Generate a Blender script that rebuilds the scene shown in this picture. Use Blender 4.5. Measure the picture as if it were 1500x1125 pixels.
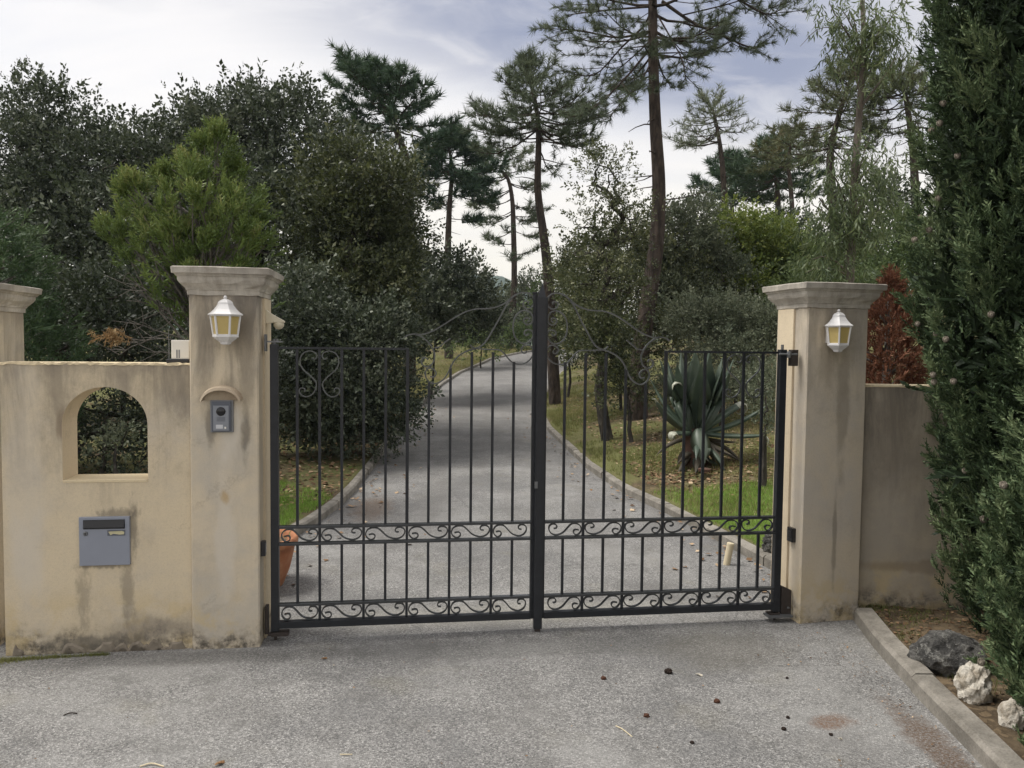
import bpy, math
import numpy as np
from mathutils import Matrix, Vector

SC = bpy.context.scene
for o in list(bpy.data.objects):
    bpy.data.objects.remove(o, do_unlink=True)
COL = SC.collection
PI = math.pi

# ------------------------------------------------------------------ camera
F, CX, CY = 1150.0, 750.0, 562.5          # focal length and centre, in pixels of a 1500 x 1125 picture
PITCH, ROLL, CAMZ = math.radians(2.87), 0.011, 1.70
_r = np.array([1.0, 0, 0]); _f = np.array([0, math.cos(PITCH), -math.sin(PITCH)]); _u = np.array([0, math.sin(PITCH), math.cos(PITCH)])
CR = math.cos(ROLL) * _r + math.sin(ROLL) * _u
CU = math.cos(ROLL) * _u - math.sin(ROLL) * _r
CAM = np.array([0, 0, CAMZ])
cam_data = bpy.data.cameras.new('camera')
cam_data.sensor_width = 36; cam_data.sensor_fit = 'HORIZONTAL'; cam_data.lens = 36 * F / 1500
cam_data.clip_start = 0.05; cam_data.clip_end = 6000
cam = bpy.data.objects.new('camera', cam_data); COL.objects.link(cam)
m = Matrix(((CR[0], CU[0], -_f[0], CAM[0]), (CR[1], CU[1], -_f[1], CAM[1]), (CR[2], CU[2], -_f[2], CAM[2]), (0, 0, 0, 1)))
cam.matrix_world = m
SC.camera = cam

# ------------------------------------------------------------------ light
SUN_EL, SUN_AZ = math.radians(60), math.radians(-85)     # azimuth from +Y towards +X
world = bpy.data.worlds.new('World'); SC.world = world; world.use_nodes = True
sun_data = bpy.data.lights.new('sun', 'SUN'); sun_data.energy = 1.5; sun_data.angle = math.radians(24); sun_data.color = (1, 0.96, 0.9)
sun = bpy.data.objects.new('sun', sun_data); COL.objects.link(sun)
sd = Vector((math.sin(SUN_AZ) * math.cos(SUN_EL), math.cos(SUN_AZ) * math.cos(SUN_EL), math.sin(SUN_EL)))
sun.rotation_euler = sd.to_track_quat('Z', 'Y').to_euler(); sun.location = sd * 50
SC.view_settings.view_transform = 'Standard'; SC.view_settings.look = 'None'
SC.view_settings.exposure = 1.22; SC.view_settings.gamma = 1.0
SC.cycles.max_bounces = 8; SC.cycles.diffuse_bounces = 4; SC.cycles.glossy_bounces = 3; SC.cycles.transmission_bounces = 4
SC.cycles.volume_bounces = 1

# ------------------------------------------------------------------ node helper
class NT:
    def __init__(s, tree): s.t = tree; s.n = tree.nodes; s.l = tree.links
    def put(s, sock, v):
        if v is None: return
        if hasattr(v, 'links') and hasattr(v, 'node'): s.l.new(v, sock)
        else:
            try: sock.default_value = v
            except Exception:
                sock.default_value = (*v, 1.0) if len(v) == 3 else v[:3]
    def math(s, op, a, b=None, c=None, clamp=False):
        n = s.n.new('ShaderNodeMath'); n.operation = op; n.use_clamp = clamp
        s.put(n.inputs[0], a)
        if b is not None: s.put(n.inputs[1], b)
        if c is not None: s.put(n.inputs[2], c)
        return n.outputs[0]
    def mix(s, f, a, b, mode='MIX'):
        n = s.n.new('ShaderNodeMix'); n.data_type = 'RGBA'; n.blend_type = mode
        s.put(n.inputs[0], f); s.put(n.inputs[6], a if not isinstance(a, tuple) else (*a[:3], 1)); s.put(n.inputs[7], b if not isinstance(b, tuple) else (*b[:3], 1))
        return n.outputs[2]
    def noise(s, vec, scale, detail=4, rough=0.55, dist=0.0, col=False):
        n = s.n.new('ShaderNodeTexNoise'); s.put(n.inputs['Vector'], vec); n.inputs['Scale'].default_value = scale
        n.inputs['Detail'].default_value = detail; n.inputs['Roughness'].default_value = rough; n.inputs['Distortion'].default_value = dist
        return n.outputs[1 if col else 0]
    def voro(s, vec, scale, feature='F1', out=0):
        n = s.n.new('ShaderNodeTexVoronoi'); n.feature = feature; s.put(n.inputs['Vector'], vec); n.inputs['Scale'].default_value = scale
        return n.outputs[out]
    def ramp(s, f, stops, interp='LINEAR'):
        n = s.n.new('ShaderNodeValToRGB'); s.put(n.inputs[0], f); e = n.color_ramp; e.interpolation = interp
        while len(e.elements) < len(stops): e.elements.new(0.5)
        for el, (p, c) in zip(e.elements, stops):
            el.position = p; el.color = (c, c, c, 1) if not isinstance(c, tuple) else (*c[:3], 1)
        return n.outputs[0]
    def sstep(s, v, lo, hi):
        n = s.n.new('ShaderNodeMapRange'); n.interpolation_type = 'SMOOTHSTEP'; s.put(n.inputs[0], v)
        n.inputs[1].default_value = lo; n.inputs[2].default_value = hi
        return n.outputs[0]
    def map(s, vec, scale=(1, 1, 1), loc=(0, 0, 0), rot=(0, 0, 0)):
        n = s.n.new('ShaderNodeMapping'); s.put(n.inputs[0], vec); n.inputs[1].default_value = loc; n.inputs[2].default_value = rot; n.inputs[3].default_value = scale
        return n.outputs[0]
    def sep(s, vec):
        n = s.n.new('ShaderNodeSeparateXYZ'); s.put(n.inputs[0], vec); return n.outputs
    def comb(s, x, y, z):
        n = s.n.new('ShaderNodeCombineXYZ'); s.put(n.inputs[0], x); s.put(n.inputs[1], y); s.put(n.inputs[2], z); return n.outputs[0]
    def bump(s, h, strength, dist=0.01):
        n = s.n.new('ShaderNodeBump'); s.put(n.inputs['Height'], h); n.inputs['Strength'].default_value = strength; n.inputs['Distance'].default_value = dist
        return n.outputs[0]
    def obj(s): return s.n.new('ShaderNodeTexCoord').outputs['Object']
    def attr(s, name):
        n = s.n.new('ShaderNodeAttribute'); n.attribute_name = name; return n.outputs['Fac']

# ------------------------------------------------------------------ sky: overcast, slate-blue cloud bands with paler gaps
w = NT(world.node_tree); w.n.clear()
tc = w.n.new('ShaderNodeTexCoord').outputs['Generated']
sx, sy, sz = w.sep(tc)
zz = w.math('MAXIMUM', sz, 0.0)
den = w.math('ADD', zz, 0.22)
pu = w.math('DIVIDE', sx, den); pv = w.math('DIVIDE', sy, den)
pl = w.comb(pu, pv, 0.0)
sky = w.n.new('ShaderNodeTexSky'); sky.sky_type = 'NISHITA'; sky.sun_disc = False
sky.sun_elevation = SUN_EL; sky.sun_rotation = SUN_AZ
n1 = w.noise(w.map(pl, (0.8, 1.3, 1), (3.1, 0.35, 0), (0, 0, 0.25)), 1.0, 5, 0.5, 0.6)
n2 = w.noise(w.map(pl, (0.55, 1.6, 1), (7.7, 2.2, 0), (0, 0, 0.35)), 1.6, 6, 0.55, 0.5)
# one big slate cloud over the driveway, drawn out sideways
wob = w.math('MULTIPLY', w.math('SUBTRACT', n2, 0.5), 0.8)
qx = w.math('SUBTRACT', w.math('ADD', pu, wob), 0.24); qy = w.math('SUBTRACT', w.math('ADD', pv, w.math('MULTIPLY', wob, 0.6)), 1.58)
bx_ = w.math('DIVIDE', w.math('ADD', w.math('MULTIPLY', qx, 0.93), w.math('MULTIPLY', qy, 0.37)), 0.92)
by_ = w.math('DIVIDE', w.math('SUBTRACT', w.math('MULTIPLY', qy, 0.93), w.math('MULTIPLY', qx, 0.37)), 0.40)
bb = w.math('SQRT', w.math('ADD', w.math('MULTIPLY', bx_, bx_), w.math('MULTIPLY', by_, by_)))
big = w.math('SUBTRACT', 1.0, w.sstep(bb, 0.30, 1.30))
streak = w.sstep(n1, 0.50, 0.72)
n3 = w.noise(w.map(pl, (1.0, 2.2, 1), (1.3, 5.1, 0), (0, 0, 0.4)), 3.2, 7, 0.6, 0.8)
big = w.math('MULTIPLY', big, w.math('ADD', 0.6, w.math('MULTIPLY', w.sstep(n3, 0.28, 0.62), 0.4)))
dark = w.math('MAXIMUM', big, w.math('MULTIPLY', w.math('MULTIPLY', streak, w.sstep(n3, 0.3, 0.65)), 0.55))
dark = w.math('MULTIPLY', dark, w.sstep(sz, 0.02, 0.22))
pale = w.mix(w.sstep(n2, 0.35, 0.7), (0.462, 0.442, 0.424), (0.395, 0.388, 0.395))
cloud = w.mix(w.math('MULTIPLY', dark, 0.92), pale, (0.118, 0.132, 0.188))
low = w.math('SUBTRACT', 1.0, w.sstep(sz, 0.02, 0.30))
cloud = w.mix(w.math('MULTIPLY', low, 0.75), cloud, (0.485, 0.435, 0.35))
nb = w.mix(1.0, sky.outputs[0], (0.10, 0.10, 0.10), 'MULTIPLY')
tot = w.mix(0.93, nb, cloud)
bg = w.n.new('ShaderNodeBackground'); w.put(bg.inputs[0], tot); bg.inputs[1].default_value = 1.0
wo = w.n.new('ShaderNodeOutputWorld'); w.l.new(bg.outputs[0], wo.inputs[0])

# ------------------------------------------------------------------ picture <-> place
def ray(px, py):
    d = (px - CX) / F * CR - (py - CY) / F * CU + _f
    return d
def W(px, py, D):                       # the point seen at a pixel, at world depth Y = D
    d = ray(px, py); return CAM + d * (D / d[1])
def plane_hit(px, py, p0, n):
    d = ray(px, py); t = np.dot(np.array(p0) - CAM, n) / np.dot(d, n); return CAM + d * t
def G(px, py, z=0.0):
    d = ray(px, py); return CAM + d * ((z - CAMZ) / d[2])

# ------------------------------------------------------------------ objects
def prop(o, label=None, cat=None, group=None, kind=None):
    if label: o['label'] = label
    if cat: o['category'] = cat
    if group: o['group'] = group
    if kind: o['kind'] = kind
    return o
def empty(name, loc=(0, 0, 0), rz=0.0, **k):
    o = bpy.data.objects.new(name, None); COL.objects.link(o); o.location = tuple(loc); o.rotation_euler = (0, 0, rz); o.empty_display_size = 0.1
    return prop(o, **k)
def link(name, me, mat, parent=None, **k):
    o = bpy.data.objects.new(name, me); COL.objects.link(o)
    if mat is not None and len(me.materials) == 0: me.materials.append(mat)
    if parent is not None: o.parent = parent
    return prop(o, **k)
class MB:
    def __init__(s): s.v = []; s.f = []
    def add(s, vs, fs):
        b = len(s.v); s.v.extend([tuple(map(float, x)) for x in vs]); s.f.extend([tuple(i + b for i in q) for q in fs]); return s
    def box(s, a, b):
        (x0, y0, z0), (x1, y1, z1) = a, b
        return s.add([(x0, y0, z0), (x1, y0, z0), (x1, y1, z0), (x0, y1, z0), (x0, y0, z1), (x1, y0, z1), (x1, y1, z1), (x0, y1, z1)],
                     [(3, 2, 1, 0), (4, 5, 6, 7), (0, 1, 5, 4), (1, 2, 6, 5), (2, 3, 7, 6), (3, 0, 4, 7)])
    def rings(s, rings, cap=True, closed=True):
        n = len(rings[0]); b = len(s.v); fs = []
        for k in range(len(rings) - 1):
            for i in range(n if closed else n - 1):
                j = (i + 1) % n
                fs.append((k * n + i, k * n + j, (k + 1) * n + j, (k + 1) * n + i))
        if cap: fs.append(tuple(range(n - 1, -1, -1))); fs.append(tuple((len(rings) - 1) * n + i for i in range(n)))
        return s.add([p for r in rings for p in r], fs)
    def lathe(s, prof, n=24, c=(0, 0, 0), rot=0.0, a0=0.0, a1=2 * PI):
        rings = []
        for r, z in prof:
            rings.append([(c[0] + r * math.cos(rot + 2 * PI * i / n), c[1] + r * math.sin(rot + 2 * PI * i / n), c[2] + z) for i in range(n)])
        return s.rings(rings)
    def tube(s, pts, rad, n=6, flat=None):
        pts = [np.array(p, float) for p in pts]; k = len(pts)
        rad = [rad] * k if np.isscalar(rad) else list(rad)
        rings = []; ref = None
        for i in range(k):
            t = pts[min(i + 1, k - 1)] - pts[max(i - 1, 0)]; t = t / (np.linalg.norm(t) + 1e-9)
            if ref is None:
                ref = np.array([0, 0, 1.0]) if abs(t[2]) < 0.9 else np.array([1.0, 0, 0])
            x = np.cross(ref, t); x /= np.linalg.norm(x) + 1e-9; y = np.cross(t, x); ref = y
            rings.append([tuple(pts[i] + rad[i] * (math.cos(2 * PI * j / n) * x + math.sin(2 * PI * j / n) * y)) for j in range(n)])
        return s.rings(rings)
    def flatbar(s, pts, wdt, thick, nrm=(0, 1, 0)):          # strip of iron bent in a plane: width along nrm, thickness in the plane
        pts = [np.array(p, float) for p in pts]; nrm = np.array(nrm, float); k = len(pts); rings = []
        for i in range(k):
            t = pts[min(i + 1, k - 1)] - pts[max(i - 1, 0)]; t /= np.linalg.norm(t) + 1e-9
            x = np.cross(nrm, t); x /= np.linalg.norm(x) + 1e-9
            rings.append([pts[i] + x * thick / 2 - nrm * wdt / 2, pts[i] + x * thick / 2 + nrm * wdt / 2, pts[i] - x * thick / 2 + nrm * wdt / 2, pts[i] - x * thick / 2 - nrm * wdt / 2])
        return s.rings(rings)
    def mesh(s, name, smooth=False, bevel=0):
        me = bpy.data.meshes.new(name); me.from_pydata(s.v, [], s.f); me.update()
        import bmesh
        b = bmesh.new(); b.from_mesh(me); bmesh.ops.recalc_face_normals(b, faces=b.faces)
        if bevel: bmesh.ops.bevel(b, geom=b.edges[:], offset=bevel, segments=2, affect='EDGES', profile=0.6)
        b.to_mesh(me); b.free()
        if smooth:
            for p in me.polygons: p.use_smooth = True
        return me
    def build(s, name, mat, parent=None, smooth=False, bevel=0, **k):
        return link(name, s.mesh(name, smooth, bevel), mat, parent, **k)
def catmull(pts, sub=6):
    P = [np.array(p, float) for p in pts]; P = [2 * P[0] - P[1]] + P + [2 * P[-1] - P[-2]]; out = []
    for i in range(1, len(P) - 2):
        for j in range(sub):
            t = j / sub; a, b, c, d = P[i - 1], P[i], P[i + 1], P[i + 2]
            out.append(0.5 * ((2 * b) + (c - a) * t + (2 * a - 5 * b + 4 * c - d) * t * t + (3 * b - a - 3 * c + d) * t ** 3))
    out.append(P[-2]); return out

def np_mesh(name, V, Q, var=None, smooth=False):             # V (n,3), Q (m,k) with k 3 or 4
    me = bpy.data.meshes.new(name); n, (mq, k) = len(V), Q.shape
    me.vertices.add(n); me.vertices.foreach_set('co', np.ascontiguousarray(V, np.float32).ravel())
    me.loops.add(mq * k); me.loops.foreach_set('vertex_index', np.ascontiguousarray(Q, np.int32).ravel())
    me.polygons.add(mq); me.polygons.foreach_set('loop_start', np.arange(0, mq * k, k, dtype=np.int32)); me.polygons.foreach_set('loop_total', np.full(mq, k, np.int32))
    if var is not None:
        a = me.attributes.new('var', 'FLOAT', 'FACE'); a.data.foreach_set('value', np.ascontiguousarray(var, np.float32))
    me.update(calc_edges=True)
    if smooth: me.polygons.foreach_set('use_smooth', np.ones(mq, bool))
    return me

# ------------------------------------------------------------------ materials
def new_mat(name):
    m = bpy.data.materials.new(name); m.use_nodes = True; nt = NT(m.node_tree); b = m.node_tree.nodes['Principled BSDF']; return m, nt, b
def plain(name, col, rough=0.6, metal=0.0, spec=0.5, vary=0.12, scale=6.0, bump=0.0, bscale=120):
    m, n, b = new_mat(name); o = n.obj()
    f = n.noise(o, scale, 5, 0.6)
    c = n.mix(f, tuple(x * (1 - vary) for x in col), tuple(min(1, x * (1 + vary)) for x in col))
    n.put(b.inputs['Base Color'], c); b.inputs['Roughness'].default_value = rough; b.inputs['Metallic'].default_value = metal; b.inputs['Specular IOR Level'].default_value = spec
    if bump: n.put(b.inputs['Normal'], n.bump(n.noise(o, bscale, 4, 0.6), bump, 0.004))
    return m

def plaster(name, top, base=0.0, cream=(0.61, 0.52, 0.39), grey=(0.49, 0.445, 0.375), greyness=0.5, streaks=0.6, spots=(), seed=0.0):
    m, n, b = new_mat(name); o0 = n.obj(); o = n.map(o0, (1, 1, 1), (seed, seed * 1.7, 0)); x, y, z = n.sep(o0)
    big = n.noise(o, 1.7, 5, 0.6); mid = n.noise(o, 7.0, 6, 0.65); fine = n.noise(o, 60, 4, 0.7)
    f = n.math('ADD', n.math('MULTIPLY', big, 0.75), n.math('MULTIPLY', mid, 0.35))
    c = n.mix(n.sstep(f, 0.62 - greyness * 0.35, 0.88 - greyness * 0.3), cream, grey)
    c = n.mix(n.math('MULTIPLY', n.sstep(fine, 0.5, 0.8), 0.22), c, (0.33, 0.28, 0.2))
    # runs of dirt coming down from the top edge
    st = n.noise(n.map(o, (4.0, 4.0, 0.75)), 1.6, 8, 0.72, 0.5)
    hd = n.sstep(z, top - 1.15, top + 0.06)
    run = n.math('MULTIPLY', n.sstep(n.math('ADD', st, n.math('MULTIPLY', hd, 0.17)), 0.52, 0.78), n.math('ADD', n.math('MULTIPLY', hd, 0.75), 0.16))
    c = n.mix(n.math('MULTIPLY', run, streaks), c, (0.13, 0.115, 0.10))
    st2 = n.noise(n.map(o, (26.0, 26.0, 0.9)), 1.5, 5, 0.6, 0.15)
    c = n.mix(n.math('MULTIPLY', n.math('MULTIPLY', n.sstep(st2, 0.54, 0.72), n.math('ADD', n.math('MULTIPLY', hd, 0.22), 0.05)), streaks), c, (0.17, 0.145, 0.12))
    bl = n.noise(n.map(o, (1, 1, 0.8), (5, 2, seed)), 3.3, 8, 0.72, 0.4); bl2 = n.noise(n.map(o, (1, 1, 1), (1, 7, seed)), 17, 6, 0.7)
    c = n.mix(n.math('MULTIPLY', n.math('MULTIPLY', n.sstep(bl, 0.45, 0.68), n.sstep(bl2, 0.30, 0.62)), n.math('ADD', n.math('MULTIPLY', hd, 0.34), 0.17)), c, (0.235, 0.20, 0.155))
    rim = n.math('MULTIPLY', n.sstep(n.math('ADD', z, n.math('MULTIPLY', mid, 0.12)), top - 0.02, top + 0.075), 0.55)
    c = n.mix(n.math('MULTIPLY', rim, streaks), c, (0.14, 0.125, 0.11))
    # splash zone at the foot
    ft = n.math('SUBTRACT', 1.0, n.sstep(n.math('ADD', z, n.math('MULTIPLY', n.math('SUBTRACT', mid, 0.5), 0.35)), base + 0.0, base + 0.16))
    c = n.mix(n.math('MULTIPLY', ft, n.sstep(n.noise(o, 16, 5, 0.7), 0.35, 0.65)), c, (0.075, 0.068, 0.058))
    wear = n.math('MULTIPLY', n.math('SUBTRACT', 1.0, n.sstep(z, base + 0.12, base + 0.42)), n.sstep(n.noise(o, 5.0, 5, 0.6), 0.48, 0.62))
    c = n.mix(n.math('MULTIPLY', wear, 0.6), c, (0.56, 0.44, 0.24))
    hv = n.voro(n.map(o, (1, 1, 1), (seed, 0, 2)), 1.6, 'DISTANCE_TO_EDGE', 0); hvn = n.math('ADD', hv, n.math('MULTIPLY', n.math('SUBTRACT', n.noise(o, 5, 8, 0.75), 0.5), 0.35))
    crk = n.math('MULTIPLY', n.math('SUBTRACT', 1.0, n.sstep(n.math('ABSOLUTE', hvn), 0.0, 0.007)), n.sstep(n.noise(o, 1.9, 3), 0.48, 0.6))
    c = n.mix(n.math('MULTIPLY', crk, 0.20), c, (0.16, 0.13, 0.10))
    grn = n.noise(o, 190, 3, 0.6); c = n.mix(n.math('MULTIPLY', n.sstep(grn, 0.42, 0.72), 0.16), c, (0.25, 0.21, 0.16))
    h = n.math('SUBTRACT', n.math('ADD', n.math('ADD', n.math('MULTIPLY', fine, 0.6), n.math('MULTIPLY', mid, 0.7)), n.math('MULTIPLY', grn, 0.35)), n.math('MULTIPLY', crk, 0.4))
    for (sxx, szz, rx, rz, colr, amt, nsc) in spots:
        dx = n.math('DIVIDE', n.math('SUBTRACT', x, sxx), rx); dz = n.math('DIVIDE', n.math('SUBTRACT', z, szz), rz)
        d = n.math('SQRT', n.math('ADD', n.math('MULTIPLY', dx, dx), n.math('MULTIPLY', dz, dz)))
        d = n.math('ADD', d, n.math('MULTIPLY', n.math('SUBTRACT', n.noise(n.map(o, (1, 1, 0.45)), nsc, 5, 0.65), 0.5), 2.0))
        k = n.math('MULTIPLY', n.math('SUBTRACT', 1.0, n.sstep(d, 0.35, 1.1)), amt)
        c = n.mix(k, c, colr)
    n.put(b.inputs['Base Color'], c); b.inputs['Roughness'].default_value = 0.93; b.inputs['Specular IOR Level'].default_value = 0.15
    n.put(b.inputs['Normal'], n.bump(h, 0.35, 0.006))
    return m

def leaf_mat(name, cols, rough=0.5, spec=0.35, trans=0.22, tcol=None, g=1.5):
    cols = [tuple(x * g for x in k) for k in cols]
    m, n, b = new_mat(name); v = n.attr('var')
    c = n.ramp(v, [(i / (len(cols) - 1), k) for i, k in enumerate(cols)])
    n.put(b.inputs['Base Color'], c); b.inputs['Roughness'].default_value = rough; b.inputs['Specular IOR Level'].default_value = spec
    if trans > 0:
        tr = n.n.new('ShaderNodeBsdfTranslucent'); n.put(tr.inputs[0], n.mix(0.5, c, tcol or cols[-1]))
        ms = n.n.new('ShaderNodeMixShader'); ms.inputs[0].default_value = trans
        n.l.new(b.outputs[0], ms.inputs[1]); n.l.new(tr.outputs[0], ms.inputs[2])
        n.l.new(ms.outputs[0], n.n['Material Output'].inputs[0])
    return m
def bark(name, a, bcol, scale=9):
    m, n, b = new_mat(name); o = n.obj()
    f = n.noise(n.map(o, (1, 1, 0.3)), scale, 6, 0.7); g = n.voro(n.map(o, (1, 1, 0.4)), scale * 1.6)
    n.put(b.inputs['Base Color'], n.mix(n.sstep(f, 0.3, 0.7), a, bcol)); b.inputs['Roughness'].default_value = 0.95; b.inputs['Specular IOR Level'].default_value = 0.1
    n.put(b.inputs['Normal'], n.bump(n.math('ADD', f, g), 0.8, 0.03)); return m

M = {}
M['iron'] = plain('black_painted_iron', (0.017, 0.019, 0.023), 0.42, 0.0, 0.4, 0.5, 25, 0.35, 45)
M['iron_rail'] = plain('polished_black_iron_rail', (0.05, 0.053, 0.056), 0.24, 0.3, 0.7, 0.4, 14)
M['iron_worn'] = plain('worn_grey_iron', (0.16, 0.165, 0.17), 0.45, 0.5, 0.5, 0.3, 30, 0.1)
M['rust_iron'] = plain('rusty_iron', (0.05, 0.04, 0.035), 0.7, 0.2, 0.4, 0.4, 40, 0.2)
M['white'] = plain('white_lantern_paint', (0.72, 0.71, 0.70), 0.35, 0, 0.5, 0.05)
M['black'] = plain('black_plastic', (0.012, 0.012, 0.014), 0.35, 0, 0.5, 0.2)
M['cream_plastic'] = plain('cream_plastic', (0.60, 0.54, 0.40), 0.4, 0, 0.5, 0.08)
M['white_plastic'] = plain('white_plastic', (0.78, 0.75, 0.68), 0.4, 0, 0.5, 0.04)
M['grey_metal'] = plain('grey_painted_metal', (0.245, 0.265, 0.315), 0.42, 0.0, 0.5, 0.10, 9)
M['grey_plate'] = plain('grey_aluminium_plate', (0.23, 0.245, 0.275), 0.4, 0.3, 0.5, 0.08, 20)
M['dark_grey'] = plain('dark_grey_metal', (0.10, 0.11, 0.135), 0.4, 0.2, 0.5, 0.15, 12)
M['grey_frame'] = plain('grey_frame_metal', (0.22, 0.225, 0.235), 0.5, 0.2, 0.4, 0.1, 12)
M['tag'] = plain('name_tag_card', (0.55, 0.56, 0.58), 0.6, 0, 0.3, 0.05)
M['tag_old'] = plain('faded_name_tag', (0.52, 0.48, 0.30), 0.7, 0, 0.3, 0.35, 40)
M['wood_peg'] = plain('pale_peg', (0.60, 0.52, 0.36), 0.8, 0, 0.2, 0.12, 20)
M['stone_cap'] = plaster('cap_stone', 0.145, -3.0, (0.58, 0.54, 0.47), (0.46, 0.43, 0.375), 0.45, 0.45)
mm, n, b = new_mat('terracotta'); o = n.obj(); f = n.noise(o, 9, 6, 0.65)
n.put(b.inputs['Base Color'], n.mix(n.sstep(f, 0.35, 0.75), (0.34, 0.125, 0.055), (0.44, 0.22, 0.12))); b.inputs['Roughness'].default_value = 0.85
n.put(b.inputs['Normal'], n.bump(f, 0.2, 0.01)); M['terracotta'] = mm
mm, n, b = new_mat('amber_glass'); o = n.obj(); f = n.noise(o, 70, 3)
n.put(b.inputs['Base Color'], n.mix(f, (0.47, 0.36, 0.13), (0.54, 0.42, 0.17))); b.inputs['Roughness'].default_value = 0.3; b.inputs['Subsurface Weight'].default_value = 0.0
n.put(b.inputs['Normal'], n.bump(n.voro(o, 130), 0.15, 0.002)); M['amber'] = mm
mm, n, b = new_mat('lens_glass'); b.inputs['Base Color'].default_value = (0.008, 0.008, 0.01, 1); b.inputs['Roughness'].default_value = 0.12; M['lens'] = mm

# asphalt: worn, with pale aggregate showing
mm, n, b = new_mat('worn_asphalt'); o = n.obj(); x, y, z = n.sep(o)
v1 = n.voro(o, 140, 'F1', 1); v1s = n.sep(v1)[0]; v2 = n.voro(o, 300, 'F1', 1); v2s = n.sep(v2)[1]; vd = n.voro(o, 140, 'F1', 0)
agg = n.math('ADD', n.math('MULTIPLY', v1s, 0.6), n.math('MULTIPLY', v2s, 0.4))
c = n.ramp(agg, [(0.0, (0.05, 0.05, 0.048)), (0.3, (0.14, 0.137, 0.132)), (0.6, (0.235, 0.23, 0.222)), (0.85, (0.37, 0.362, 0.345)), (1.0, (0.60, 0.585, 0.56))])
p1 = n.noise(o, 0.9, 5, 0.6); p2 = n.noise(o, 4.5, 5, 0.65); p3 = n.noise(n.map(o, (1, 1, 1), (9, 4, 0)), 2.2, 5, 0.6)
c = n.mix(n.math('MULTIPLY', n.sstep(p1, 0.46, 0.66), 0.45), c, (0.33, 0.325, 0.31))
c = n.mix(n.math('MULTIPLY', n.math('SUBTRACT', 1.0, n.sstep(p1, 0.36, 0.52)), 0.45), c, (0.125, 0.125, 0.125))
c = n.mix(n.math('MULTIPLY', n.sstep(p2, 0.50, 0.75), 0.5), c, (0.105, 0.103, 0.096))
c = n.mix(n.math('MULTIPLY', n.sstep(p3, 0.55, 0.75), 0.22), c, (0.21, 0.19, 0.12))
GR_ = n.noise(o, 75, 4, 0.75)
def blob(c, cx, cy, rx, ry, ang, col, amt, lo=0.4, hi=1.1, jit=1.0):
    dx = n.math('SUBTRACT', x, cx); dy = n.math('SUBTRACT', y, cy); ca, sa = math.cos(ang), math.sin(ang)
    a = n.math('DIVIDE', n.math('ADD', n.math('MULTIPLY', dx, ca), n.math('MULTIPLY', dy, sa)), rx)
    bb = n.math('DIVIDE', n.math('SUBTRACT', n.math('MULTIPLY', dy, ca), n.math('MULTIPLY', dx, sa)), ry)
    d = n.math('SQRT', n.math('ADD', n.math('MULTIPLY', a, a), n.math('MULTIPLY', bb, bb)))
    d = n.math('ADD', d, n.math('MULTIPLY', n.math('SUBTRACT', n.noise(o, 6.0, 6, 0.7), 0.5), jit))
    return n.mix(n.math('MULTIPLY', n.math('MULTIPLY', n.math('SUBTRACT', 1.0, n.sstep(d, lo, hi)), n.math('ADD', 0.35, n.math('MULTIPLY', n.sstep(GR_, 0.38, 0.60), 0.65))), amt), c, col)
tw = n.noise(n.map(o, (2.2, 0.16, 1)), 1.3, 4, 0.6)          # worn strips along the direction of travel
c = n.mix(n.math('MULTIPLY', n.math('MULTIPLY', n.sstep(tw, 0.45, 0.68), n.sstep(y, 4.5, 7.0)), 0.45), c, (0.17, 0.162, 0.15))
p5 = n.noise(n.map(o, (1, 1, 1), (3, 8, 0)), 1.4, 7, 0.7)
c = n.mix(n.math('MULTIPLY', n.sstep(p5, 0.5, 0.66), 0.40), c, (0.135, 0.13, 0.122))
c = n.mix(n.math('MULTIPLY', n.sstep(y, 8.0, 22.0), 0.35), c, (0.17, 0.16, 0.148))
ck = n.voro(n.map(o, (1, 1, 1), (0, 0, 0)), 0.42, 'DISTANCE_TO_EDGE', 0); ckn = n.math('ADD', ck, n.math('MULTIPLY', n.math('SUBTRACT', n.noise(o, 9, 5, 0.7), 0.5), 0.03))
c = n.mix(n.math('MULTIPLY', n.math('SUBTRACT', 1.0, n.sstep(n.math('ABSOLUTE', ckn), 0.0, 0.0035)), n.math('MULTIPLY', n.sstep(n.noise(o, 0.8, 3), 0.5, 0.62), 0.30)), c, (0.05, 0.048, 0.045))
g1 = G(700, 962); g2 = G(1060, 945)
c = blob(c, 0.1, 4.33, 1.7, 0.17, 0.13, (0.10, 0.098, 0.092), 0.55)
c = blob(c, g2[0], g2[1] - 0.05, 0.5, 0.35, 0.15, (0.13, 0.12, 0.095), 0.5)
c = blob(c, -0.1, 4.85, 1.6, 0.22, 0.15, (0.42, 0.40, 0.34), 0.42)
g3 = G(1224, 1058); c = blob(c, g3[0], g3[1], 0.13, 0.085, 0.3, (0.15, 0.085, 0.05), 0.85, jit=1.8)
g3 = G(1400, 1100); c = blob(c, g3[0] - 0.06, g3[1], 0.11, 0.55, 0.02, (0.11, 0.07, 0.045), 0.9, jit=1.8)
g3 = G(250, 965); c = blob(c, g3[0], g3[1], 1.3, 0.12, 0.12, (0.055, 0.052, 0.048), 0.55)
g3 = G(545, 745, 0.0); c = blob(c, g3[0], g3[1], 0.25, 0.75, 0.1, (0.19, 0.125, 0.075), 0.6)
n.put(b.inputs['Base Color'], c); b.inputs['Roughness'].default_value = 0.88; b.inputs['Specular IOR Level'].default_value = 0.25
n.put(b.inputs['Normal'], n.bump(n.math('ADD', vd, n.math('MULTIPLY', v2s, 0.3)), 0.55, 0.006)); M['asphalt'] = mm

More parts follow.
